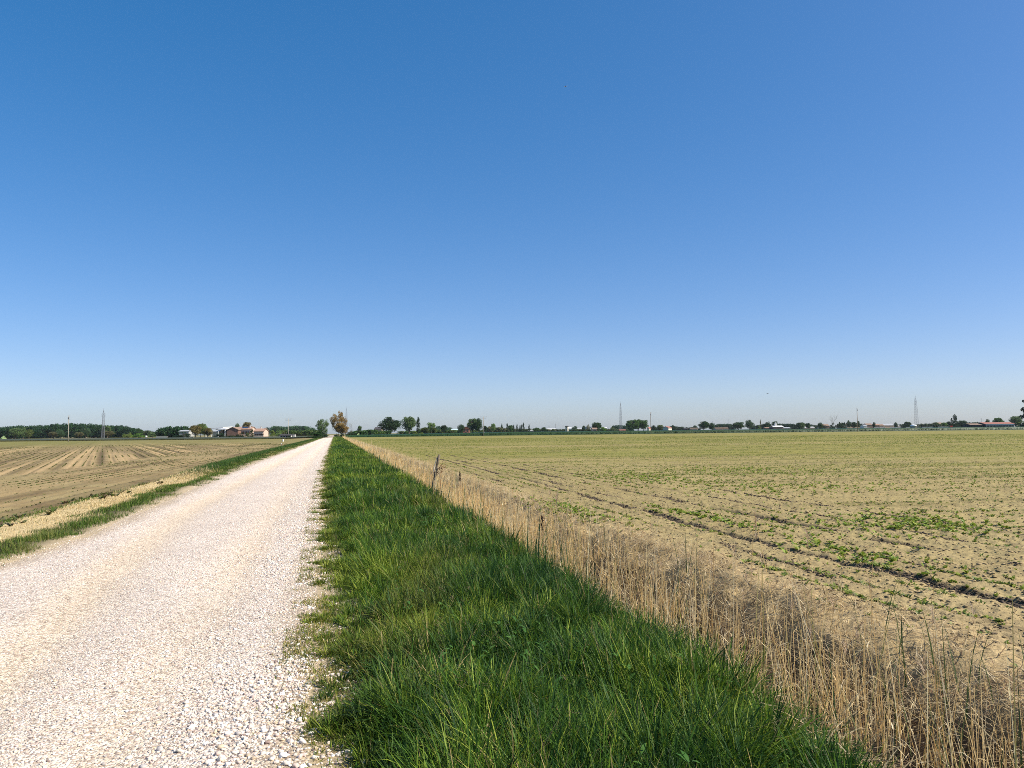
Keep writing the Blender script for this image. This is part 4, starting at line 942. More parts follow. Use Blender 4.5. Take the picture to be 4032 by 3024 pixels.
def house(name, label, cat, pxl, pxr, yeave, yridge, D, depth, wm, rm, along='x', yaw=0.0, wins=(), door=None, chim=None, flat=False, group='buildings along the horizon', ov=.35, side_wins=0):
    xl, xr = at(pxl, D)[0], at(pxr, D)[0]; w = xr - xl; ze = zat((pxl + pxr) / 2, yeave, D); zr = zat((pxl + pxr) / 2, yridge, D)
    if yaw: w = max(1.5, (w - depth * abs(math.sin(yaw))) / math.cos(yaw))
    o = thing(name, label, cat, ((xl + xr) / 2, D + depth / 2, 0), yaw, group)
    mb = MB()
    if flat:
        mb.box(-w / 2, w / 2, -depth / 2, depth / 2, 0, ze); mb.build('wall', wm, o)
        MB().box(-w / 2 - ov, w / 2 + ov, -depth / 2 - ov, depth / 2 + ov, ze + .003, max(zr, ze + .25)).build('roof', rm, o)
    else:
        walls_gable(mb, w, depth, ze, zr, along); mb.build('wall', wm, o)
        rb = MB(); gable(rb, w, depth, ze - .06, zr, ov, .16, along); r = rb.build('roof', rm, o)
        if chim:
            for u, v in chim:
                MB().box(u * w - .3, u * w + .3, v - .3, v + .3, ze, zr + .9).box(u * w - .4, u * w + .4, v - .4, v + .4, zr + .903, zr + 1.02).build('chimney', W_WHITE, r)
    for (u, z, ww, hh) in wins:
        x = u * w; y = -depth / 2
        f = MB().box(x - ww / 2 - .12, x + ww / 2 + .12, y - .06, y + .05, z - .1, z + hh + .1).build('window', W_CREAM, o)
        MB().box(x - ww / 2, x + ww / 2, y - .075, y - .055, z, z + hh).build('pane', M_GLASS, f)
        for sx in (-1, 1): MB().box(x + sx * (ww / 2 + .3) - .2, x + sx * (ww / 2 + .3) + .2, y - .12, y - .065, z - .05, z + hh + .05).build('shutter', M_SHUT, f)
    for k in range(side_wins):
        y = -depth / 2 + depth * (k + .5) / side_wins; x = w / 2
        MB().box(x - .05, x + .06, y - .5, y + .5, ze * .35, ze * .75).build('window', M_GLASS, o)
    if door: MB().box(door[0] * w - door[1] / 2, door[0] * w + door[1] / 2, -depth / 2 - .07, -depth / 2 + .05, 0.02, door[2]).build('door', M_DARKDOOR, o)
    return o, w, ze, zr
M_DARKDOOR = pm('dark_door', (.05, .04, .035), var=.15)

# the farm to the left of the road
DF = 405
o, w, ze, zr = house('farmhouse', 'farmhouse with pink walls, red tiled roof and a solar panel', 'house', 930, 986, 1690, 1680, DF, 9, W_PINK, R_TILE, 'x', 0,
      wins=[(-.29, 1.9, .8, 1.25), (-.08, 1.9, .8, 1.25), (.13, 1.9, .8, 1.25), (.34, 1.9, .8, 1.25)], chim=[(.36, -1.6)])
sp = MB(); a = math.atan2(zr - ze + .06, 4.85); c_, s_ = math.cos(a), math.sin(a)
for dy in (0,):
    y0, y1 = -3.0, -.7; f_ = lambda y: ze - .06 + (y + 4.85) * math.tan(a) + .06
    sp.add([(-1.6, y0, f_(y0)), (1.7, y0, f_(y0)), (1.7, y1, f_(y1)), (-1.6, y1, f_(y1))] + [(-1.6, y0, f_(y0) + .08), (1.7, y0, f_(y0) + .08), (1.7, y1, f_(y1) + .08), (-1.6, y1, f_(y1) + .08)],
           [(3, 2, 1, 0), (4, 5, 6, 7), (0, 1, 5, 4), (1, 2, 6, 5), (2, 3, 7, 6), (3, 0, 4, 7)])
sp.build('solar_panel', M_SOLAR, o)
house('farm_wing', 'red gabled barn wing facing the field beside the farmhouse', 'barn', 893, 938, 1692, 1681, DF - 4, 10, W_RED, R_BROWN, 'y', 0, ov=.3)
house('farm_house', 'low pink house with five small windows right of the farmhouse', 'house', 999, 1037.5, 1697.5, 1687, DF - 6, 8, W_PINK, R_TILE, 'x', 0,
      wins=[(-.36, 1.15, .42, .7), (-.18, 1.15, .42, .7), (0.02, 1.15, .42, .7), (.2, 1.15, .42, .7), (.38, 1.15, .42, .7)], chim=[(-.05, .8)])
def open_barn(label, pxl, pxr, ytl, ytr, D, depth, nposts, group='buildings along the horizon'):
    xl, xr = at(pxl, D)[0], at(pxr, D)[0]; w = xr - xl; z0, z1 = zat(pxl, ytl, D), zat(pxr, ytr, D)
    o = thing('open_barn', label, 'barn', ((xl + xr) / 2, D, 0), 0, group)
    V = [(-w / 2, -depth / 2, z0), (w / 2, -depth / 2, z1), (w / 2, depth / 2, z1 + .5), (-w / 2, depth / 2, z0 + .5)]
    MB().add(V + [(x, y, z + .45) for x, y, z in V], [(3, 2, 1, 0), (4, 5, 6, 7), (0, 1, 5, 4), (1, 2, 6, 5), (2, 3, 7, 6), (3, 0, 4, 7)]).build('roof', R_WHITE, o)
    MB().box(-w / 2 + .4, w / 2 - .4, depth / 2 - .5, depth / 2 - .3, 0, min(z0, z1)).build('back_wall', W_DARK, o)
    for k in range(nposts):
        x = -w / 2 + .3 + (w - .6) * k / (nposts - 1); MB().box(x - .16, x + .16, -depth / 2 + .1, -depth / 2 + .42, 0, z0 + (z1 - z0) * (x / w + .5)).build('post', M_PAINT, o)
    return o
open_barn('open barn with a wide white roof left of the red gable', 828, 897, 1690.5, 1685.5, 418, 14, 4)
open_barn('small white roofed lean to beside the red gable', 866, 896, 1693.5, 1691.5, 404, 6, 2)
house('cream_shed', 'cream walled shed under the wide white barn roof', 'shed', 836, 861, 1698, 1693, 402, 7, W_CREAM, R_GREY, 'x')
house('shed', 'pale roofed shed half hidden among dark trees', 'shed', 705, 743, 1697.5, 1693, 440, 7, W_GREY, R_GREY, 'x', group='buildings along the horizon')
# low wall, shelter and trailer on the left
o = thing('low_wall', 'low pale concrete wall left of the dark block of trees', 'wall', (at(637, 430)[0], 430, 0)); wl = at(659, 430)[0] - at(616, 430)[0]
MB().box(-wl / 2, wl / 2, -.15, .15, 0, zat(637, 1718.5, 430)).build('panel', W_GREY, o); MB().box(-wl / 2 - .05, wl / 2 + .05, -.2, .2, zat(637, 1718.5, 430) + .003, zat(637, 1718.5, 430) + .14).build('coping', W_CREAM, o)
def shelter():
    D = 300; xl, xr = at(1107, D)[0], at(1150, D)[0]; w = xr - xl; h = zat(1128, 1710, D); o = thing('shelter', 'small white shelter with dark arches and a dark roof', 'shelter', ((xl + xr) / 2, D, 0))
    mb = MB(); n = 4; pw = w / (n * 2.6)
    mb.box(-w / 2, w / 2, 1.8, 2.0, 0, h * .75).box(-w / 2, -w / 2 + .2, -1.31, 1.81, 0, h * .73).box(w / 2 - .2, w / 2, -1.31, 1.81, 0, h * .73)
    for k in range(n + 1):
        x = -w / 2 + (w - .25) * k / n; mb.box(x, x + .25, -1.5, -1.3, 0, h * .72)
        if k < n:
            for j in range(6):
                a0, a1 = math.pi * j / 6, math.pi * (j + 1) / 6; r = (w - .25) / n / 2 - .12; cx = x + .25 + r
                mb.add([(cx - r * math.cos(a0), -1.52, h * .45 + r * .6 * math.sin(a0)), (cx - r * math.cos(a1), -1.52, h * .45 + r * .6 * math.sin(a1)), (cx - r * math.cos(a1), -1.52, h * .72), (cx - r * math.cos(a0), -1.52, h * .72)], [(0, 1, 2, 3)])
    mb.build('wall', W_WHITE, o); rb = MB(); gable(rb, w, 4, h * .75, h, .3, .12, 'x'); rb.build('roof', R_DARK, o)
shelter()
o = thing('container', 'grey box container right of the white shelter', 'container', (at(1156, 300)[0], 301, 0)); h = zat(1156, 1711, 300)
MB().box(-.42, .42, -.9, .9, .1, h).build('body', W_GREY, o); MB().box(-.36, .36, -.935, -.905, .16, h - .06).build('door', R_GREY, o)
def tank():
    D = 500; x, y = at(576, D); o = thing('water_tank', 'tiny white tank in front of the far wood on the left', 'tank', (x, y, 0), .15)
    MB().tube([(-.6, 0, .95), (-.5, 0, .95), (.5, 0, .95), (.6, 0, .95)], [.2, .45, .45, .2], 14).build('vessel', M_PAINT, o, True)
    for u in (-.35, .35): MB().box(u - .06, u + .06, -.3, .3, 0, .6).build('leg', M_STEEL, o)
tank()

# right of the road: village buildings, left to right
house('house', 'pink house with a dark roof beside the big oak', 'house', 1474, 1502, 1690, 1681.5, 520, 9, W_TAN, R_DARK, 'x')
house('long_building', 'long blue grey roofed building left of the brick house', 'warehouse', 1776, 1805, 1693.5, 1688.5, 820, 12, W_WHITE, R_TEAL, 'x')
o, w, ze, zr = house('brick_house', 'red brick house with a stepped gable and dark windows', 'house', 1823, 1849, 1688.5, 1680.5, 600, 8, W_BRICK, R_BROWN, 'y', 0, ov=.05)
mb = MB(); st_n = 5
for k in range(st_n):
    hh = (zr - ze) / st_n; ww = w * (1 - k / st_n); mb.box(-ww / 2, ww / 2, -4.32, -4.01, ze + k * hh, ze + (k + 1) * hh + .2 - .01 * k)
mb.build('stepped_gable', W_BRICK, o)
for u in (-.28, .22): MB().box(u * w - .45, u * w + .45, -4.1, -3.9, ze * .5, ze * .82).build('window', M_GLASS, o)
MB().box(-.05 * w - .5, -.05 * w + .5, -4.11, -3.9, .02, ze * .42).build('door', M_DARKDOOR, o)
house('white_house', 'low white house right of the cypress row', 'house', 2069, 2081, 1692, 1688.5, 780, 8, W_WHITE, R_GREY, 'x')
house('hut', 'reddish low hut with a white roof right of the lone cypress', 'hut', 2081, 2104, 1694.5, 1692, 760, 7, W_BROWN, R_WHITE, 'x')
house('white_house', 'white house between two dark green trees', 'house', 2121, 2132, 1692, 1687, 770, 8, W_WHITE, R_WHITE, 'y')
house('long_building', 'long white roofed building below the thin mast', 'warehouse', 2157, 2188, 1690.5, 1687, 880, 12, W_TAN, R_WHITE, 'x')
def water_tower():
    D = 640; xl, xr = at(2226.5, D)[0], at(2239, D)[0]; w = (xr - xl) / 1.30; h = zat(2232, 1679.5, D); o = thing('tower', 'narrow grey tower building with a dark flat cap', 'tower', ((xl + xr) / 2, D + 2, 0), -.42)
    MB().box(-w / 2, w / 2, -w / 2, w / 2, 0, h).build('wall', W_CREAM, o); MB().box(-w / 2 - .25, w / 2 + .25, -w / 2 - .25, w / 2 + .25, h + .003, h + .55).build('roof', R_DARK, o)
    for k in range(3): MB().box(-.3, .3, -w / 2 - .05, -w / 2 + .05, h * (.25 + .25 * k), h * (.25 + .25 * k) + .7).build('window', M_GLASS, o)
water_tower()
house('industrial_hall', 'long pale industrial hall right of the grey tower', 'warehouse', 2240, 2275, 1687, 1682, 900, 25, R_TEAL, R_WHITE, 'x')
house('low_house', 'low grey house right of the industrial hall', 'house', 2275, 2295, 1689, 1684.5, 850, 9, W_GREY, R_GREY, 'x')
house('greenhouse', 'pointed pale grey roof, left one of two', 'greenhouse', 2301, 2315, 1690, 1681.5, 800, 9, W_GREY, R_GREY, 'y', .25)
house('greenhouse', 'pointed pale grey roof, right one of two', 'greenhouse', 2315, 2331, 1690, 1680, 800, 9, W_GREY, R_GREY, 'y', .25)
house('farmhouse', 'peach coloured farmhouse with a brown roof under a dark tree', 'house', 2333, 2351, 1689, 1684, 640, 9, W_PINK, R_BROWN, 'x', 0, wins=[(-.2, 1.2, .8, 1.0), (.2, 1.2, .8, 1.0)])
house('white_house', 'small white house right of the bright green tree', 'house', 2381, 2390, 1685.5, 1681.5, 880, 8, W_WHITE, R_WHITE, 'x')
house('orange_shed', 'orange red shed at the foot of the lattice tower', 'shed', 2441, 2463, 1694, 1691, 650, 6, M_ORANGE, R_RED, 'x')
house('cream_house', 'cream house with a red roof behind the middle right pole', 'house', 2549, 2570, 1688, 1681.5, 640, 9, W_CREAM, R_RED, 'y', -.35, side_wins=1)
def corner_shed():
    D = 560; xl, xr = at(2611.5, D)[0], at(2652, D)[0]; d = 7.5; yaw = -.52; wtot = xr - xl; w = (wtot - d * math.sin(-yaw)) / math.cos(yaw)
    ze, zr = zat(2630, 1684.5, D), zat(2630, 1678.5, D); o = thing('shed', 'white shed with a low red roof seen at its corner', 'shed', ((xl + xr) / 2, D + 4, 0), yaw, 'buildings along the horizon')
    mb = MB(); walls_gable(mb, w, d, ze, zr, 'y'); mb.build('wall', W_CREAM, o); rb = MB(); gable(rb, w, d, ze - .05, zr, .3, .14, 'y'); rb.build('roof', R_RED, o)
corner_shed()
house('low_shed', 'low tan shed in the field right of the white shed', 'shed', 2719, 2748, 1686.5, 1684.5, 800, 7, W_TAN, R_BROWN, 'x')
house('dark_shed', 'low dark shed left of the tan shed', 'shed', 2694, 2708, 1687, 1685, 800, 6, W_DARK, R_DARK, 'x')
house('low_house', 'long low tan building between the right round trees', 'house', 2818, 2868, 1686, 1683.5, 820, 9, W_TAN, R_BROWN, 'x')
o, w, ze, zr = house('farm_building', 'white roofed farm with a stepped chimney block', 'farmhouse', 3046, 3085, 1680.5, 1675.5, 700, 10, W_BROWN, R_WHITE, 'x')
MB().box(-1.9, .1, -1, 1, ze, zr + 1.9).box(-1.3, -.4, -.8, .8, zr + 1.903, zr + 3.0).build('chimney', W_WHITE, o)
house('low_house', 'low reddish roof left of the white roofed farm', 'house', 3016, 3046, 1685, 1682.5, 705, 8, W_BROWN, R_TILE, 'x')
house('low_house', 'low grey roof right of the white roofed farm', 'house', 3084, 3112, 1685, 1682, 705, 8, W_GREY, R_GREY, 'x')
house('low_house', 'low white building right of the flat topped tree', 'house', 3170, 3207, 1683, 1680, 850, 9, W_TAN, R_WHITE, 'x')
house('town_house', 'brown town house left of the tall leafless tree', 'house', 3241, 3266, 1676, 1670, 900, 10, W_BROWN, R_BROWN, 'x')
house('town_house', 'tan house with a pale roof left of the right pole', 'house', 3337, 3363, 1675, 1669, 880, 10, W_TAN, R_BROWN, 'x')
house('town_house', 'tan house with a pale roof just right of the right pole', 'house', 3364, 3386, 1676, 1670, 880, 10, W_TAN, R_BROWN, 'x')
for i, (a, b, e, r, wm, rm, lab) in enumerate([(3402, 3414, 1676, 1672, W_WHITE, R_GREY, 'pale house first of the far town houses'), (3412, 3436, 1672.5, 1667, W_BROWN, R_BROWN, 'large brown house on the left of the far town'),
      (3447, 3464, 1674, 1669, W_BROWN, R_TILE, 'brown house right of the narrow dark town tree'), (3463, 3482, 1675, 1670, W_TAN, R_BROWN, 'tan house left of the pale long town house'),
      (3481, 3519, 1674.5, 1668.5, W_TAN, R_GREY, 'pale long town house with a grey roof'), (3528, 3545, 1678, 1675, W_TAN, R_WHITE, 'small white roofed house near the concrete fence')]):
    house('town_house', lab, 'house', a, b, e, r, 920 + 6 * i, 10, wm, rm, 'x', group='town houses on the right horizon')
def dome():
    D = 600; x, y = at(3597, D); w = 22 / FPX * D; z1 = zat(3597, 1671.5, D); z0 = zat(3597, 1681, D); o = thing('tent', 'bright white oval tent beside the tallest lattice tower', 'tent', (x, y, 0))
    V0, F0 = ico(3); V = V0 * np.array([w / 2, 3.0, (z1 - z0) / 2]) + np.array([0, 0, (z0 + z1) / 2]); V[:, 0] += .0
    k = np.clip((V[:, 0] / (w / 2)), 0, 1); V[:, 2] = V[:, 2] - k * .0 - (V[:, 2] - (z0 + (z1 - z0) * .35)) * k * .55
    np_mesh('canvas', V, F0, M_TENT, smooth=True, parent=o); MB().box(-w * .36, w * .38, -2, 2, 0, z0 + .5).build('base', W_TAN, o)
dome()
house('ruin', 'ruined brown brick building among pale green trees', 'ruin', 3690, 3714, 1668, 1663, 780, 9, W_BROWN, R_BROWN, 'x')
o, w, ze, zr = house('long_barn', 'long low building with a red roof and a white band', 'barn', 3881, 3993, 1668.5, 1662, 560, 12, W_DARK, R_RED, 'x', 0, ov=.5)
MB().box(-w / 2 + .02, w / 2, -6.25, -6.02, ze - 1.1, ze - .12).build('fascia', W_WHITE, o)
for k in range(9): MB().box(-w / 2 + w * (k + .15) / 9 , -w / 2 + w * (k + .2) / 9, -6.2, -6.02, 0, ze - 1.12).build('post', W_GREY, o)
house('low_barn', 'lower dark barn left of the long red roof', 'barn', 3823, 3881, 1672, 1667, 562, 11, W_DARK, R_BROWN, 'x')
house('hut', 'tan low hut at the left end of the dark barn', 'hut', 3806, 3823, 1677, 1674, 600, 6, W_GREY, R_BROWN, 'x')

# road edge barrier and concrete fence beyond the wheat on the right
def barrier():
    D = 610; xa, xb = at(2280, D)[0], at(4150, D)[0]; o = thing('guardrail', 'long grey guardrail beyond the wheat on the right', 'guardrail', ((xa + xb) / 2, D, 0)); h = 1.15
    for k in range(2): MB().box(-(xb - xa) / 2, (xb - xa) / 2, -.06, .06, h * (.45 + .38 * k), h * (.45 + .38 * k) + .15).build('rail', M_STEEL, o)
    for k in range(60):
        x = -(xb - xa) / 2 + (xb - xa) * k / 59; MB().box(x - .08, x + .08, .07, .2, 0, h).build('post', M_STEEL, o)
barrier()
def fence():
    D = 606; xa, xb = at(3400, D)[0], at(3735, D)[0]; o = thing('concrete_fence', 'grey concrete fence with square gaps near the white tent', 'fence', ((xa + xb) / 2, D, 0)); w = xb - xa; h = zat(3560, 1681.5, D)
    n = 16
    for k in range(n): 
        x0 = -w / 2 + w * k / n; MB().box(x0, x0 + .35, -.14, .14, 0, h + .1).build('post', W_GREY, o)
        if k % 3 != 1: MB().box(x0 + .352, x0 + w / n - .002, -.07, .07, 0, h).build('panel', W_GREY, o)
        else: MB().box(x0 + .352, x0 + w / n - .002, -.07, .07, 0, h * .45).build('panel', W_GREY, o)
fence()

# ------------------------------------------------------------------ poles, pylons, posts
def power_pole(px, ybase, ytop, D, label, m, arms, group='poles of the power line', lean=0.0):
    x, y = at(px, D); h = zat(px, ytop, D); o = thing('power_pole', label, 'pole', (x, y, 0), 0, group); o.rotation_euler = (0, lean, 0)
    MB().tube([(0, 0, -.3), (0, 0, h * .5), (0, 0, h)], [.14, .12, .09], 10).build('pole', m, o, True)
    if arms:
        for k in range(arms):
            z = h - .15 - .75 * k; L = 1.35 - .2 * k; a = MB().box(-L, L, -.05, .05, z, z + .1).build('crossarm', M_STEEL, o)
            for u in (-1, 0, 1):
                MB().tube([(u * L * .9, 0, z + .1), (u * L * .9, 0, z + .2), (u * L * .9, 0, z + .34)], [.03, .07, .05], 8).build('insulator', M_PORC, a)
    else:
        for k in range(3): MB().tube([(0, 0, h - .25 - .55 * k), (.28, 0, h - .2 - .55 * k), (.28, 0, h - .02 - .55 * k)], [.03, .03, .06], 6).build('insulator', M_PORC, o)
        MB().box(-.16, .16, -.2, -.12, h * .86, h * .93).build('bracket', M_STEEL, o)
power_pole(269, 1740, 1636, 226, 'pale concrete pole standing in front of the far wood on the left', M_CONC, 0)
power_pole(1135, 1720, 1649, 322, 'grey pole with crossarms beside the white shelter', M_CONC, 2)
power_pole(1904.5, 1715.6, 1641, 322, 'grey pole with crossarms beside the tree with two trunks', M_CONC, 2)
power_pole(2563, 1709, 1623.5, 330, 'brown pole with insulators in front of the cream house', M_POLE, 0)
power_pole(3377, 1700.5, 1605.5, 345, 'brown bare pole at the far field edge on the right', M_POLE, 0)

def pylon(px, ytop, D, wbase, label, arms=3):
    x, y = at(px, D); h = zat(px, ytop, D); o = thing('lattice_tower', label, 'pylon', (x, y, 0), .3, 'lattice towers on the horizon'); wb = wbase / FPX * D
    def wd(u): return wb * (1 - .55 * u) if u < .86 else wb * .45 * (1 - (u - .86) / .15)
    mast = MB(); N = 20; r = .062
    for sx in (-1, 1):
        for sy in (-1, 1): mast.tube([(sx * wd(u) / 2, sy * wd(u) / 2, u * h) for u in (0, .2, .4, .6, .86, 1)], [r * 1.3, r * 1.2, r * 1.1, r, r * .8, r * .6], 4)
    for k in range(N):
        u0, u1 = k / N, (k + 1) / N; a, b = wd(u0) / 2, wd(u1) / 2
        for i in range(4):
            c0 = [(-1, -1), (1, -1), (1, 1), (-1, 1)][i]; c1 = [(-1, -1), (1, -1), (1, 1), (-1, 1)][(i + 1) % 4]
            mast.tube([(c0[0] * a, c0[1] * a, u0 * h), (c1[0] * b, c1[1] * b, u1 * h)], r * .6, 4)
            mast.tube([(c1[0] * a, c1[1] * a, u0 * h), (c0[0] * b, c0[1] * b, u1 * h)], r * .6, 4)
            mast.tube([(c0[0] * b, c0[1] * b, u1 * h), (c1[0] * b, c1[1] * b, u1 * h)], r * .55, 4)
    mast.build('mast', M_STEEL, o)
    for k in range(arms):
        u = .84 - .07 * k; L = wb * (.55 + .12 * k); w_ = wd(u) / 2; am = MB()
        for s in (-1, 1):
            am.tube([(s * w_, -w_, u * h), (s * (w_ + L), 0, u * h)], .06, 4).tube([(s * w_, w_, u * h), (s * (w_ + L), 0, u * h)], .06, 4).tube([(s * w_, 0, u * h + .8), (s * (w_ + L), 0, u * h)], .05, 4)
        am.build('crossarm', M_STEEL, o)
    MB().tube([(0, 0, h * .99), (0, 0, h + 1.2)], [.06, .03], 5).build('spike', M_STEEL, o)
pylon(405.8, 1613, 540, 10, 'hazy lattice tower in front of the dark wood on the left', 2)
pylon(1364, 1606, 760, 9, 'hazy lattice tower behind the rusty tree at the road end', 0)
pylon(2445, 1585, 720, 9, 'slender lattice tower left of the big poplar clump', 0)
pylon(3609, 1561, 680, 12, 'tallest lattice tower beside the white oval tent', 0)
def mast(px, ytop, D, label, r=.1):
    x, y = at(px, D); h = zat(px, ytop, D); o = thing('antenna_mast', label, 'mast', (x, y, 0), 0, 'thin masts on the horizon')
    MB().tube([(0, 0, 0), (0, 0, h * .7), (0, 0, h)], [r * 1.5, r, r * .5], 6).build('pole', M_STEEL, o)
    for k in range(3): MB().box(-.5, .5, -.06, .06, h * (.8 + .06 * k), h * (.8 + .06 * k) + .12).build('antenna', M_STEEL, o)
mast(2188, 1667, 900, 'thin mast above the long white village roof', .16)
mast(2162, 1674, 900, 'faint thin mast left of the mast above the village roof')
mast(2807, 1657, 980, 'thin mast right of the large dark round tree')
mast(2868, 1647, 980, 'thin mast above the bluish tree line on the right')
mast(3865, 1645, 700, 'thin mast above the lower dark barn')
def lamp_sign():
    D = 340; x, y = at(3746, D); o = thing('field_sign', 'red box sign on a thin post at the far field edge', 'sign', (x, y, 0), -.3); zt = zat(3746, 1676, D); zb = zat(3746, 1681.5, D)
    MB().tube([(0, 0, -.2), (0, 0, zb + .05)], .07, 8).build('post', M_CONC, o); MB().box(-.58, .58, -.12, .12, zb, zt).build('box', M_SIGN, o)
lamp_sign()
def marker(px, yb, yt, D, m, label, r):
    x, y = at(px, D); h = zat(px, yt, D); o = thing('marker_post', label, 'post', (x, y, 0), 0, 'marker posts at the left field edge')
    MB().tube([(0, 0, -.2), (0, 0, h * .96), (0, 0, h)], [r, r, r * .6], 8).build('shaft', m, o); MB().tube([(0, 0, h * .62), (0, 0, h * .9)], r * 1.08, 8).build('band', M_PAINT, o)
marker(1114.7, 1738, 1730, 172, M_PAINT, 'short white marker post beside the left field', .16)
marker(1109, 1757, 1744, 108, M_POLE, 'short brown marker post beside the left field', .06)
def far_post(px, yt, D, label):
    x, y = at(px, D); h = zat(px, yt, D); o = thing('fence_post', label, 'post', (x, y, 0), 0, 'pale posts beyond the wheat')
    MB().box(-.16, .16, -.12, .12, 0, h).build('shaft', M_CONC, o); MB().box(-.2, .2, -.16, .16, h + .003, h + .12).build('cap', W_WHITE, o)
far_post(3220.5, 1684, 400, 'pale post in the wheat below the tall leafless tree')
far_post(2188.5, 1689.5, 600, 'pale post behind the wheat below the thin mast')

# the leaning post at the ditch
def leaning_post():
    g = random.Random(5); x, y = xy(20.6, 2.28); z = float(height(np.array([x]), np.array([y]))[0])
    top = Vector((at(1730, y + .1)[0], y + .05, zat(1730, 1790, y + .05))); foot = Vector((x, y, z)); foot.x = at(1700, y)[0] - .02
    o = thing('wooden_post', 'old leaning wooden post between the grass and the dry reeds', 'post', foot)
    d = top - foot; n = 9; mb = MB(); pts = []; rad = []
    for k in range(n + 1):
        u = k / n; pts.append(d * u + Vector((g.gauss(0, .006), g.gauss(0, .006), 0))); rad.append(.050 - .018 * u + g.gauss(0, .003))
    mb.tube([Vector((0, 0, 0)) - d * .25] + pts, [.05] + rad, 9); mb.build('shaft', M_WOOD2, o, True)
    # a pale strip along its left side and a ring of rusty wire
    sp = MB(); a = d * .47 + Vector((-.055, -.01, 0)); b = d * .93 + Vector((-.05, -.01, 0)); sp.tube([a, (a + b) / 2 + Vector((-.012, 0, 0)), b], [.010, .016, .006], 6); sp.build('pale_strip', M_PALE_STRIP, o)
    wr = MB(); c = d * .56; R = .058
    wr.tube([c + Vector((R * math.cos(t * .7), R * math.sin(t * .7), .012 * math.sin(t * 1.9))) for t in range(10)], .006, 5); wr.tube([c + Vector((.05, -.02, 0)), c + Vector((.10, -.03, -.05)), c + Vector((.085, -.02, -.12))], .007, 5); wr.build('wire', M_RUST, o)
    # dead plant tuft caught beside it
    q = foot + d * .70 + Vector((.08, -.02, 0)); t = thing('dead_weed', 'rusty brown dead weed sticking out beside the leaning post', 'weed', (q.x, q.y, z)); hz = q.z - z
    MB().tube([(0.02, 0, 0), (.01, 0, hz * .6), (0, 0, hz), (.10, -.02, hz + .08)], [.007, .006, .005, .003], 5).build('stem', M_RUST, t)
    P = np.array([[g.gauss(.03, .05), g.gauss(-.02, .03), hz - .05 + g.gauss(0, .065)] for _ in range(110)]); P[:, 2] += P[:, 0] * .5
    V, F = leafset(P, .019, 9); np_mesh('seed_head', V, F, LEAF2, np.repeat(.7 + .6 * RNG.random((len(P), 1)), 4, 0) * np.ones(3), parent=t)
M_PALE_STRIP = pm('pale_tan', (.62, .54, .42), var=.1, scale=8); M_RUST = pm('rust_brown', (.16, .075, .04), var=.25, scale=10)
LEAF2 = mat_leaf('dead_leaf', (.20, .085, .04), .15, .7, .1); LEAF3 = mat_leaf('dock_seed', (.045, .028, .02), .1, .8, .1)
leaning_post()
def dock(px, py, D, label, h0=.24, r=.035):
    x, y = at(px, D); z = float(height(np.array([x]), np.array([y]))[0]); zt = zat(px, py, D); h = zt - z; g = random.Random(int(px))
    o = thing('dock_plant', label, 'weed', (x, y, z), 0, 'dark dry seed stalks in the reeds')
    MB().tube([(0, 0, -.03), (.01, 0, h * .5), (0, 0, h)], [.006, .005, .003], 6).build('stem', M_RUST, o)
    P = np.array([[g.gauss(0, r * .55), g.gauss(0, r * .55), h - h0 * g.random()] for _ in range(240)]); V, F = leafset(P, .012, int(px)); np_mesh('seed_head', V, F, LEAF3, np.repeat(.7 + .6 * RNG.random((len(P), 1)), 4, 0) * np.ones(3), parent=o)
dock(2128, 2030, 13.4, 'dark brown seed stalk standing out of the pale reeds', .26)
dock(1810, 1860, 24, 'small dark seed stalk in the reeds right of the leaning post', .26, .03)

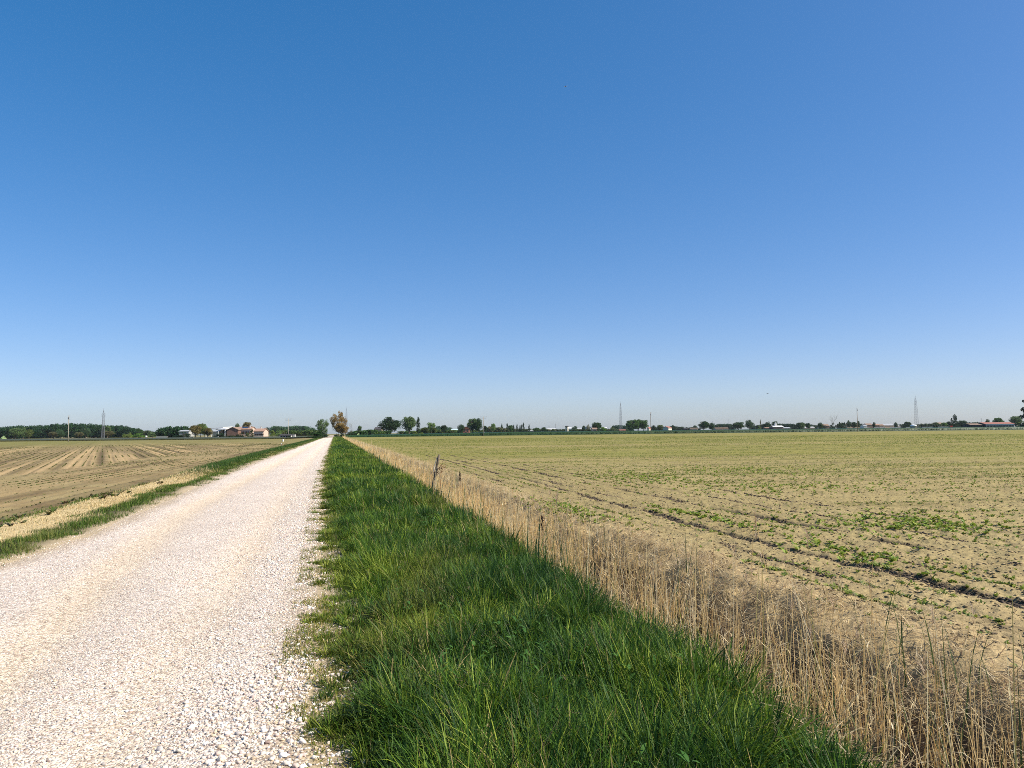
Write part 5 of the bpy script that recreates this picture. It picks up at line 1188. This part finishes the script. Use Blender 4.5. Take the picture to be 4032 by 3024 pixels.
# ------------------------------------------------------------------ in the sky
def airplane():
    d = ray(2226, 340); k = 7600 / d[1]; p = Vector((d[0] * k, d[1] * k, EYE + d[2] * k)); o = thing('airplane', 'tiny white airliner high in the blue sky', 'airplane', p, math.radians(-8))
    M = pm('aircraft_white', (.85, .85, .86), rough=.35, var=.03)
    MB().tube([(-17, 0, 0), (-15, 0, 0), (-10, 0, 0), (8, 0, 0), (14, 0, .8), (18, 0, 1.6)], [.3, 1.6, 2.0, 2.0, 1.3, .4], 12).build('fuselage', M, o, True)
    for s in (-1, 1):
        V = [(-4, s * 1.6, -.6), (3, s * 1.6, -.6), (8.5, s * 17, .6), (6.5, s * 17, .6)]; F = [(0, 1, 2, 3), (7, 6, 5, 4), (0, 4, 5, 1), (1, 5, 6, 2), (2, 6, 7, 3), (3, 7, 4, 0)]
        MB().add(V + [(x, y, z + .5) for x, y, z in V], F).build('wing', M, o)
        MB().tube([(-3.5, s * 5.5, -1.6), (.5, s * 5.5, -1.6)], [1.0, .8], 10).build('engine', M, o)
        V = [(13, s * .6, 1.2), (17, s * .6, 1.4), (19, s * 6, 1.8), (17.5, s * 6, 1.8)]; MB().add(V + [(x, y, z + .3) for x, y, z in V], F).build('tailplane', M, o)
    V = [(12, -.2, 1.8), (17.5, -.2, 1.8), (20, -.15, 7.5), (17.5, -.15, 7.5)]; MB().add(V + [(x, y + .4, z) for x, y, z in V], F).build('fin', M, o)
airplane()
def bird():
    d = ray(3022.5, 1550.5); k = 160 / d[1]; p = Vector((d[0] * k, d[1] * k, EYE + d[2] * k)); o = thing('bird', 'tiny dark bird flying low over the right field', 'bird', p, .4)
    M = pm('dark_feathers', (.03, .03, .035)); mb = MB().tube([(-.17, 0, .01), (-.12, 0, .015), (0, 0, 0), (.12, 0, .01), (.22, 0, .02)], [.012, .035, .05, .03, .012], 8); V = []
    mb.add([(.24, -.05, .02), (.24, .05, .02), (.12, 0, .03), (.12, 0, .0)], [(0, 1, 2), (1, 0, 3), (0, 2, 3), (2, 1, 3)])
    mb.build('body', M, o, True)
    for s in (-1, 1):
        V = [(-.08, s * .03, .02), (.07, s * .03, .02), (.05, s * .2, .1), (-.05, s * .2, .1), (.06, s * .38, .06), (.02, s * .38, .06)]
        MB().add(V + [(x, y, z + .008) for x, y, z in V], [(0, 1, 2, 3), (3, 2, 4, 5), (9, 8, 7, 6), (11, 10, 8, 9), (0, 6, 7, 1), (1, 7, 8, 2), (2, 8, 10, 4), (4, 10, 11, 5), (5, 11, 9, 3), (3, 9, 6, 0)]).build('wing', M, o)
bird()

# ------------------------------------------------------------------ the air: pale haze over the plain
hm = bpy.data.materials.new('haze_air'); hm.use_nodes = True; ht = hm.node_tree; ht.nodes.remove(ht.nodes['Principled BSDF'])
pv = ht.nodes.new('ShaderNodeVolumePrincipled'); pv.inputs['Color'].default_value = (.80, .90, 1.0, 1); pv.inputs['Density'].default_value = HAZE; pv.inputs['Anisotropy'].default_value = 0.0
ht.links.new(pv.outputs[0], ht.nodes['Material Output'].inputs['Volume'])
hz = MB().box(-2750, 2750, -2750, 2750, -1.9, 48).build('haze', hm); hz['kind'] = 'stuff'; hz['label'] = 'thin pale blue haze lying over the distant fields'; hz['category'] = 'haze'
